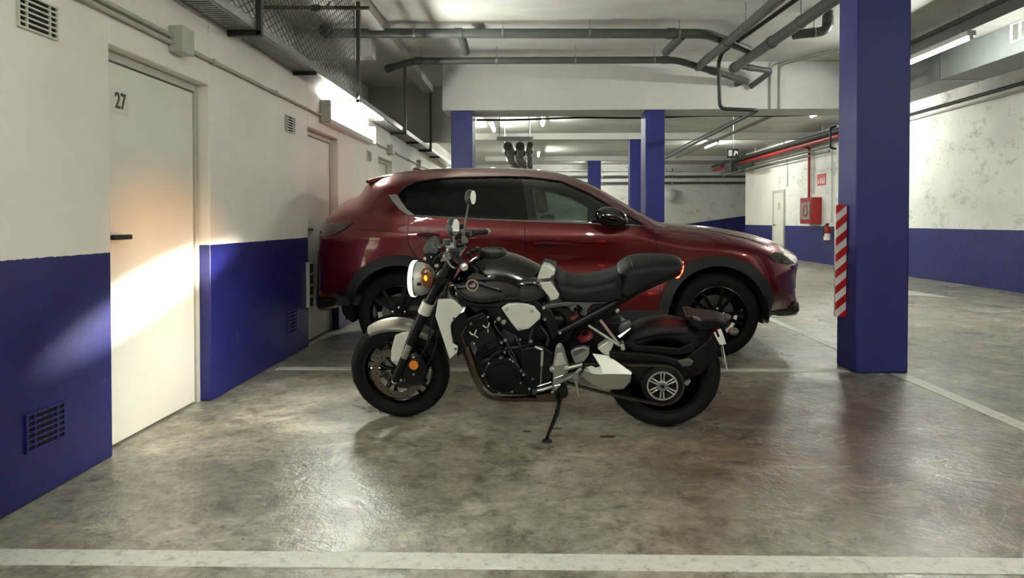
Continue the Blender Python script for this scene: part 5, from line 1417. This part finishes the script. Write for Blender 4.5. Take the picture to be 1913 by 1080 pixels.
sil = plate('silencer', [(1083, 700), (1092, 689), (1110, 697), (1137, 698), (1180, 698), (1178, 714), (1165, 728), (1128, 729.5), (1104, 719), (1088, 706)], 0.195, 0.02, mat('silencer_satin', (150, 149, 140), 0.4, 0.7, var=0.05), 0.006)
def quad3(name, pts, m, parent, t=0.006):
    p = [B3(*a) for a in pts]; n = (p[1] - p[0]).cross(p[-1] - p[0]).normalized()
    if n.dot(BN) > 0: n = -n
    return MB().prism(p, n * t).build(name, m, parent, bevel=0.002)
quad3('silencer_shield', [(1106, 660, .145), (1137, 664, .145), (1181, 696, .195), (1180, 700, .20), (1126, 699, .20), (1121, 684, .18)], M_SILV, sil)  # upward facets, here and below: light from above put into paler metal
quad3('silencer_lip', [(1092, 687, .17), (1105, 683, .165), (1113, 686.5, .17), (1121, 684, .18), (1127, 699, .20), (1110, 698, .20), (1094, 691, .195)], M_SILV, sil)
plate('silencer_core', [(1086, 690), (1106, 660), (1137, 664), (1178, 698), (1120, 705)], 0.14, 0.02, M_BMAT, 0.004, sil)
plate('silencer_bracket', [(1122, 646), (1137, 637.5), (1147, 642), (1143, 652), (1138, 666), (1126, 661), (1116, 651)], 0.15, 0.09, M_SILV, 0.004, sil)
SC = (1237, 719); sv = 0.150
sc3 = B3(*SC, sv); su, sw = B2(*SC, sv)
spk = MB().lathe(sc3, BN, [(0.05, -0.004), (0.107, -0.004), (0.107, 0.004), (0.05, 0.004)], 44, closed=True).build('rear_sprocket', M_BMAT, bike)
tth = MB()
for k in range(44):
    t = 2 * math.pi * k / 44; d = BU * math.cos(t) + BW * math.sin(t); s = BU * -math.sin(t) + BW * math.cos(t)
    tth.obox(sc3 + d * 0.109, d * 0.005, s * 0.004, BN * 0.003)
o = tth.build('sprocket_teeth', M_BMAT, spk); o['kind'] = 'stuff'
hb2 = MB().lathe(sc3 + BN * 0.012, BN, [(0.075, -0.006), (0.083, -0.006), (0.083, 0.006), (0.075, 0.006)], 44, closed=True).build('hub_ring', M_NUT, bike)
MB().disc(sc3 - BN * 0.006, BN, 0.076, 0.008, 36).build('hub_recess', M_DARK, hb2)
MB().lathe(sc3 + BN * 0.012, BN, [(0.010, 0.010), (0.024, 0.012), (0.030, 0.006), (0.030, -0.02)], 28).build('axle_boss', M_ALU, hb2)
MB().disc(sc3 + BN * 0.018, BN, 0.011, 0.012, 16).build('axle_bore', M_DARK, hb2)
for k in range(6):
    t = math.pi / 2 + 2 * math.pi * k / 6
    for s in (-1, 1):
        a = sc3 + BN * 0.012 + (BU * math.cos(t + s * .28) + BW * math.sin(t + s * .28)) * 0.024
        b = sc3 + BN * 0.012 + (BU * math.cos(t + s * .12) + BW * math.sin(t + s * .12)) * 0.079
        MB().bar(a, b, 0.0085, 0.011, BN).build('hub_spoke', M_NUT, hb2, bevel=0.002)
# chain: a loop of links round the rear sprocket and the hidden front one
fu, fw = B2(1022, 690, 0.15)
path = []
top0 = (fu, fw + 0.04); bot0 = (fu, fw - 0.045)
rr0 = 0.114
a_top = math.radians(100); a_bot = math.radians(-97)
tp = (su + rr0 * math.cos(a_top), sw + rr0 * math.sin(a_top)); bp = (su + rr0 * math.cos(a_bot), sw + rr0 * math.sin(a_bot))
for t in np.linspace(0, 1, 40): path.append((top0[0] + (tp[0] - top0[0]) * t, top0[1] + (tp[1] - top0[1]) * t))
for a in np.linspace(a_top, a_bot, 60): path.append((su + rr0 * math.cos(a), sw + rr0 * math.sin(a)))
for t in np.linspace(0, 1, 40): path.append((bp[0] + (bot0[0] - bp[0]) * t, bp[1] + (bot0[1] - bp[1]) * t - 0.012 * math.sin(math.pi * t)))
path = resample(path, 0.0079, False)
ch = MB()
for k in range(0, len(path) - 2, 2):
    a, b = L3(*path[k], sv), L3(*path[min(k + 2, len(path) - 1)], sv)
    wv = 0.0085 if (k // 2) % 2 else 0.006
    for s in (-1, 1): ch.bar(a + BN * wv * s, b + BN * wv * s, 0.0022, 0.013, BN.cross(b - a))
    ch.tube([a - BN * 0.009, a + BN * 0.009], 0.0045, 6)
o = ch.build('drive_chain', M_CHAIN, bike); o['kind'] = 'stuff'
ms = plate('chain_adjuster', [(1266, 675), (1288, 671), (1296, 676), (1292, 684), (1275, 686)], 0.172, 0.15, M_GREY, 0.004)
plate('adjuster_end', [(1277, 716), (1289, 710), (1291, 714), (1283, 722)], 0.16, 0.13, M_ALU, 0.002, ms)
# ---------------------------------------------------------------- rear hugger and number plate carrier
hg = guard('rear_hugger', rc, RR + 0.016, 0.21, math.radians(66), math.radians(128), M_PLAS, drop=0.75)
plate('hugger_skirt', [(1170, 640), (1190, 646), (1235, 648), (1270, 652), (1296, 640), (1300, 658), (1268, 664), (1180, 656)], 0.118, 0.104, M_PLAS, 0.004, hg)
car_ = plate('plate_carrier', [(1272, 683), (1290, 662), (1312, 646), (1336, 622), (1346, 614), (1354, 628), (1348, 648), (1330, 672), (1312, 700), (1290, 706), (1278, 700)], 0.120, 0.080, M_PLAS, 0.006)
plate('carrier_top', [(1280, 592), (1292, 590), (1311, 597), (1335, 597), (1358, 603), (1361, 610), (1340, 617), (1321, 619), (1308, 620), (1290, 605)], 0.07, -0.10, M_PLAS, 0.008, car_)
plate('plate_lamp', [(1294, 592), (1303, 594), (1312, 600), (1306, 602), (1296, 597)], 0.08, 0.06, M_GREY, 0.003, car_)
plate('carrier_strut', [(1305, 618), (1325, 612), (1340, 620), (1318, 634), (1298, 650), (1292, 640)], 0.06, -0.06, M_PLAS, 0.004, car_)
for s in (1, -1):
    MB().ell(L3(*B2(1367, 613, 0.06), 0.11 * s), BU * 0.028, BW * 0.02, BN * 0.03, 14, 10).build('indicator', M_GREY, car_)
pu0, pw0 = B2(1346, 616, 0.1); pu1, pw1 = B2(1361, 697, 0.1)
pd = unit(L3(pu1, pw1) - L3(pu0, pw0)); 
pm = (L3(pu0, pw0, 0) + L3(pu1, pw1, 0)) / 2
npl = MB().obox(pm, pd * ((L3(pu1, pw1) - L3(pu0, pw0)).length / 2), BN * 0.06, pd.cross(BN) * 0.003).build('number_plate', M_WHITE, car_, bevel=0.001)
plate('plate_bracket', [(1333, 622), (1337, 621), (1341, 632), (1345, 629), (1340, 617), (1347, 615), (1350, 622), (1357, 643), (1345, 645), (1340, 636)], 0.13, 0.12, M_WHITE, 0.002, car_)
btube('plate_bolt', [(1349, 670, 0.06), (1352, 680, 0.06)], 0.012, M_ALU, car_, n=10)
# ---------------------------------------------------------------- foot controls and stands
fh = plate('footrest_hanger', [(1039, 646), (1044, 641.5), (1049, 642.5), (1053, 650), (1064, 686), (1061, 697), (1050, 701), (1046, 722), (1038, 732), (1031, 728), (1033, 698), (1026, 694), (1027, 686), (1032, 683)], 0.205, 0.185, M_ALU, 0.004)
plate('hanger_plate', [(1041, 660), (1050, 658.5), (1058, 680), (1034, 685)], 0.209, 0.203, mat('bare_aluminium', (205, 205, 200), 0.3, 0.6, var=0.03), 0.001, fh)
for x, y, r in ((1044, 648, .011), (1031, 690, .013), (1058, 687, .012), (1050, 710, .008), (1032, 732, .009), (1000, 730, .010)): bolt(x, y, 0.208, r, M_NUT, fh)
btube('shift_shaft', [(1000, 648, .2), (1014, 654, .21)], 0.009, M_ALU, fh); btube('shift_joint', [(1013.5, 655, .21), (1012, 683, .21)], 0.0085, M_NUT, fh); btube('shift_rod', [(1012, 682, .21), (1009.5, 724, .21)], 0.004, M_ALU, fh)
btube('shift_lever', [(998, 731, .23), (1014, 728, .23), (1032, 722, .22)], 0.010, M_ALU, fh); btube('shift_link', [(1004, 722, .22), (1030, 714, .22)], 0.004, M_NUT, fh)
btube('lever_peg', [(1000, 730, .23), (998, 732, .29)], 0.012, M_BLACK, fh)
btube('hanger_arm', [(1054, 690, .2), (1088, 681, .21)], 0.012, M_ALU, fh); btube('hanger_arm', [(1046, 713, .2), (1070, 703, .22), (1086, 688, .21)], 0.011, M_ALU, fh, bend=0.02)
hp = plate('heel_guard', [(1065, 657), (1075, 651), (1090, 648), (1101, 651), (1101, 662), (1092, 676), (1075, 681), (1070, 672)], 0.20, 0.165, M_ALU, 0.006)
plate('heel_recess', [(1070, 657), (1088, 650.5), (1096, 653), (1080, 662), (1072, 667)], 0.203, 0.198, M_GREY, 0.001, hp)
btube('footpeg', [(1075, 699, .215), (1077, 712, .26)], 0.016, M_ALU, fh, n=12); btube('footpeg_feeler', [(1077, 717, .26), (1080.5, 740, .25)], 0.0075, M_NUT, fh)
for z in ((1036, 707, 1052, 701), (1036, 721, 1047, 719)): btube('hanger_rib', [(z[0], z[1], .21), (z[2], z[3], .21)], 0.004, M_NUT, fh)
pb = btube('pillion_bracket', [(1099, 608, .15), (1158, 646, .18)], 0.0085, M_ALU); btube('bracket_strut', [(1121, 598, .15), (1158, 646, .18)], 0.0085, M_ALU, pb)
plate('pillion_peg', [(1158, 645), (1165, 643), (1169, 654), (1161, 656)], 0.24, 0.18, M_NUT, 0.004, pb)
quad3('heel_plate', [(1153, 628, .12), (1178, 612, .12), (1179, 614, .12), (1158, 632, .13)], M_NUT, pb)
puff('exhaust_valve_cover', [(1152, 610), (1168, 596), (1180, 600), (1178, 616), (1160, 628)], 0.09, 0.02, 0.03, M_GREY)
foot = on_z(1022, 826, 0.0) + Vector((0, 0, 0.012))
s0 = B3(1047, 735, 0.13)
mid = B3(1040, 782, 0.27)
sd_ = MB().tube([s0, s0.lerp(foot, 0.45) + BU * 0.012, foot + Vector((0, 0, 0.01))], [0.016, 0.012, 0.009], 12).build('side_stand', M_BMAT, bike)
MB().lathe(foot - Vector((0, 0, 0.011)), (0, 0, 1), [(0.001, 0), (0.028, 0.0), (0.026, 0.008), (0.012, 0.016), (0.001, 0.018)], 18).build('stand_foot', M_BLACK, sd_)
MB().tube([s0 + BN * 0.012 + BU * -0.006, s0.lerp(foot, 0.33) + BN * 0.014], 0.006, 8).build('stand_spring', M_ALU, sd_)
plate('stand_mount', [(1034, 722), (1058, 722), (1062, 738), (1050, 746), (1038, 744)], 0.15, 0.10, M_BMAT, 0.005, sd_)

# ---------------------------------------------------------------- the motorcycle's own lamps
def spot(name, loc, target, power, size, blend, col, sx=1.0, sy=1.0, rad=0.03, roll=0.0):
    d = bpy.data.lights.new(name, 'SPOT'); d.energy = power; d.spot_size = math.radians(size); d.spot_blend = blend
    d.color = col; d.shadow_soft_size = rad
    o = bpy.data.objects.new(name, d); COL.objects.link(o)
    q = (Vector(target) - Vector(loc)).to_track_quat('-Z', 'Y')
    o.rotation_mode = 'QUATERNION'; o.rotation_quaternion = q @ Matrix.Rotation(roll, 3, 'Z').to_quaternion()
    o.scale = (sx, sy, 1)
    o.parent = bike; o.location = Vector(loc) - WORLD_LOC[bike.name]
    return o
hl = hc_ + ha * 0.075
spot('headlight_beam', hl, on_x(290, 540, XL - 0.08), 62, 84, 0.95, (1.0, 0.96, 0.82), 1.0, 0.15, 0.02, LEAN * 1.05)
spot('headlight_spill', hl, on_x(360, 760, XL), 14, 110, 1.0, (1.0, 0.97, 0.86), 1.0, 0.8, 0.05)
spot('indicator_glow', B3(790, 519, iv + 0.03), on_x(310, 465, XL - 0.08), 11, 60, 1.0, (1.0, 0.42, 0.12), 1.0, 0.6, 0.03, -LEAN)
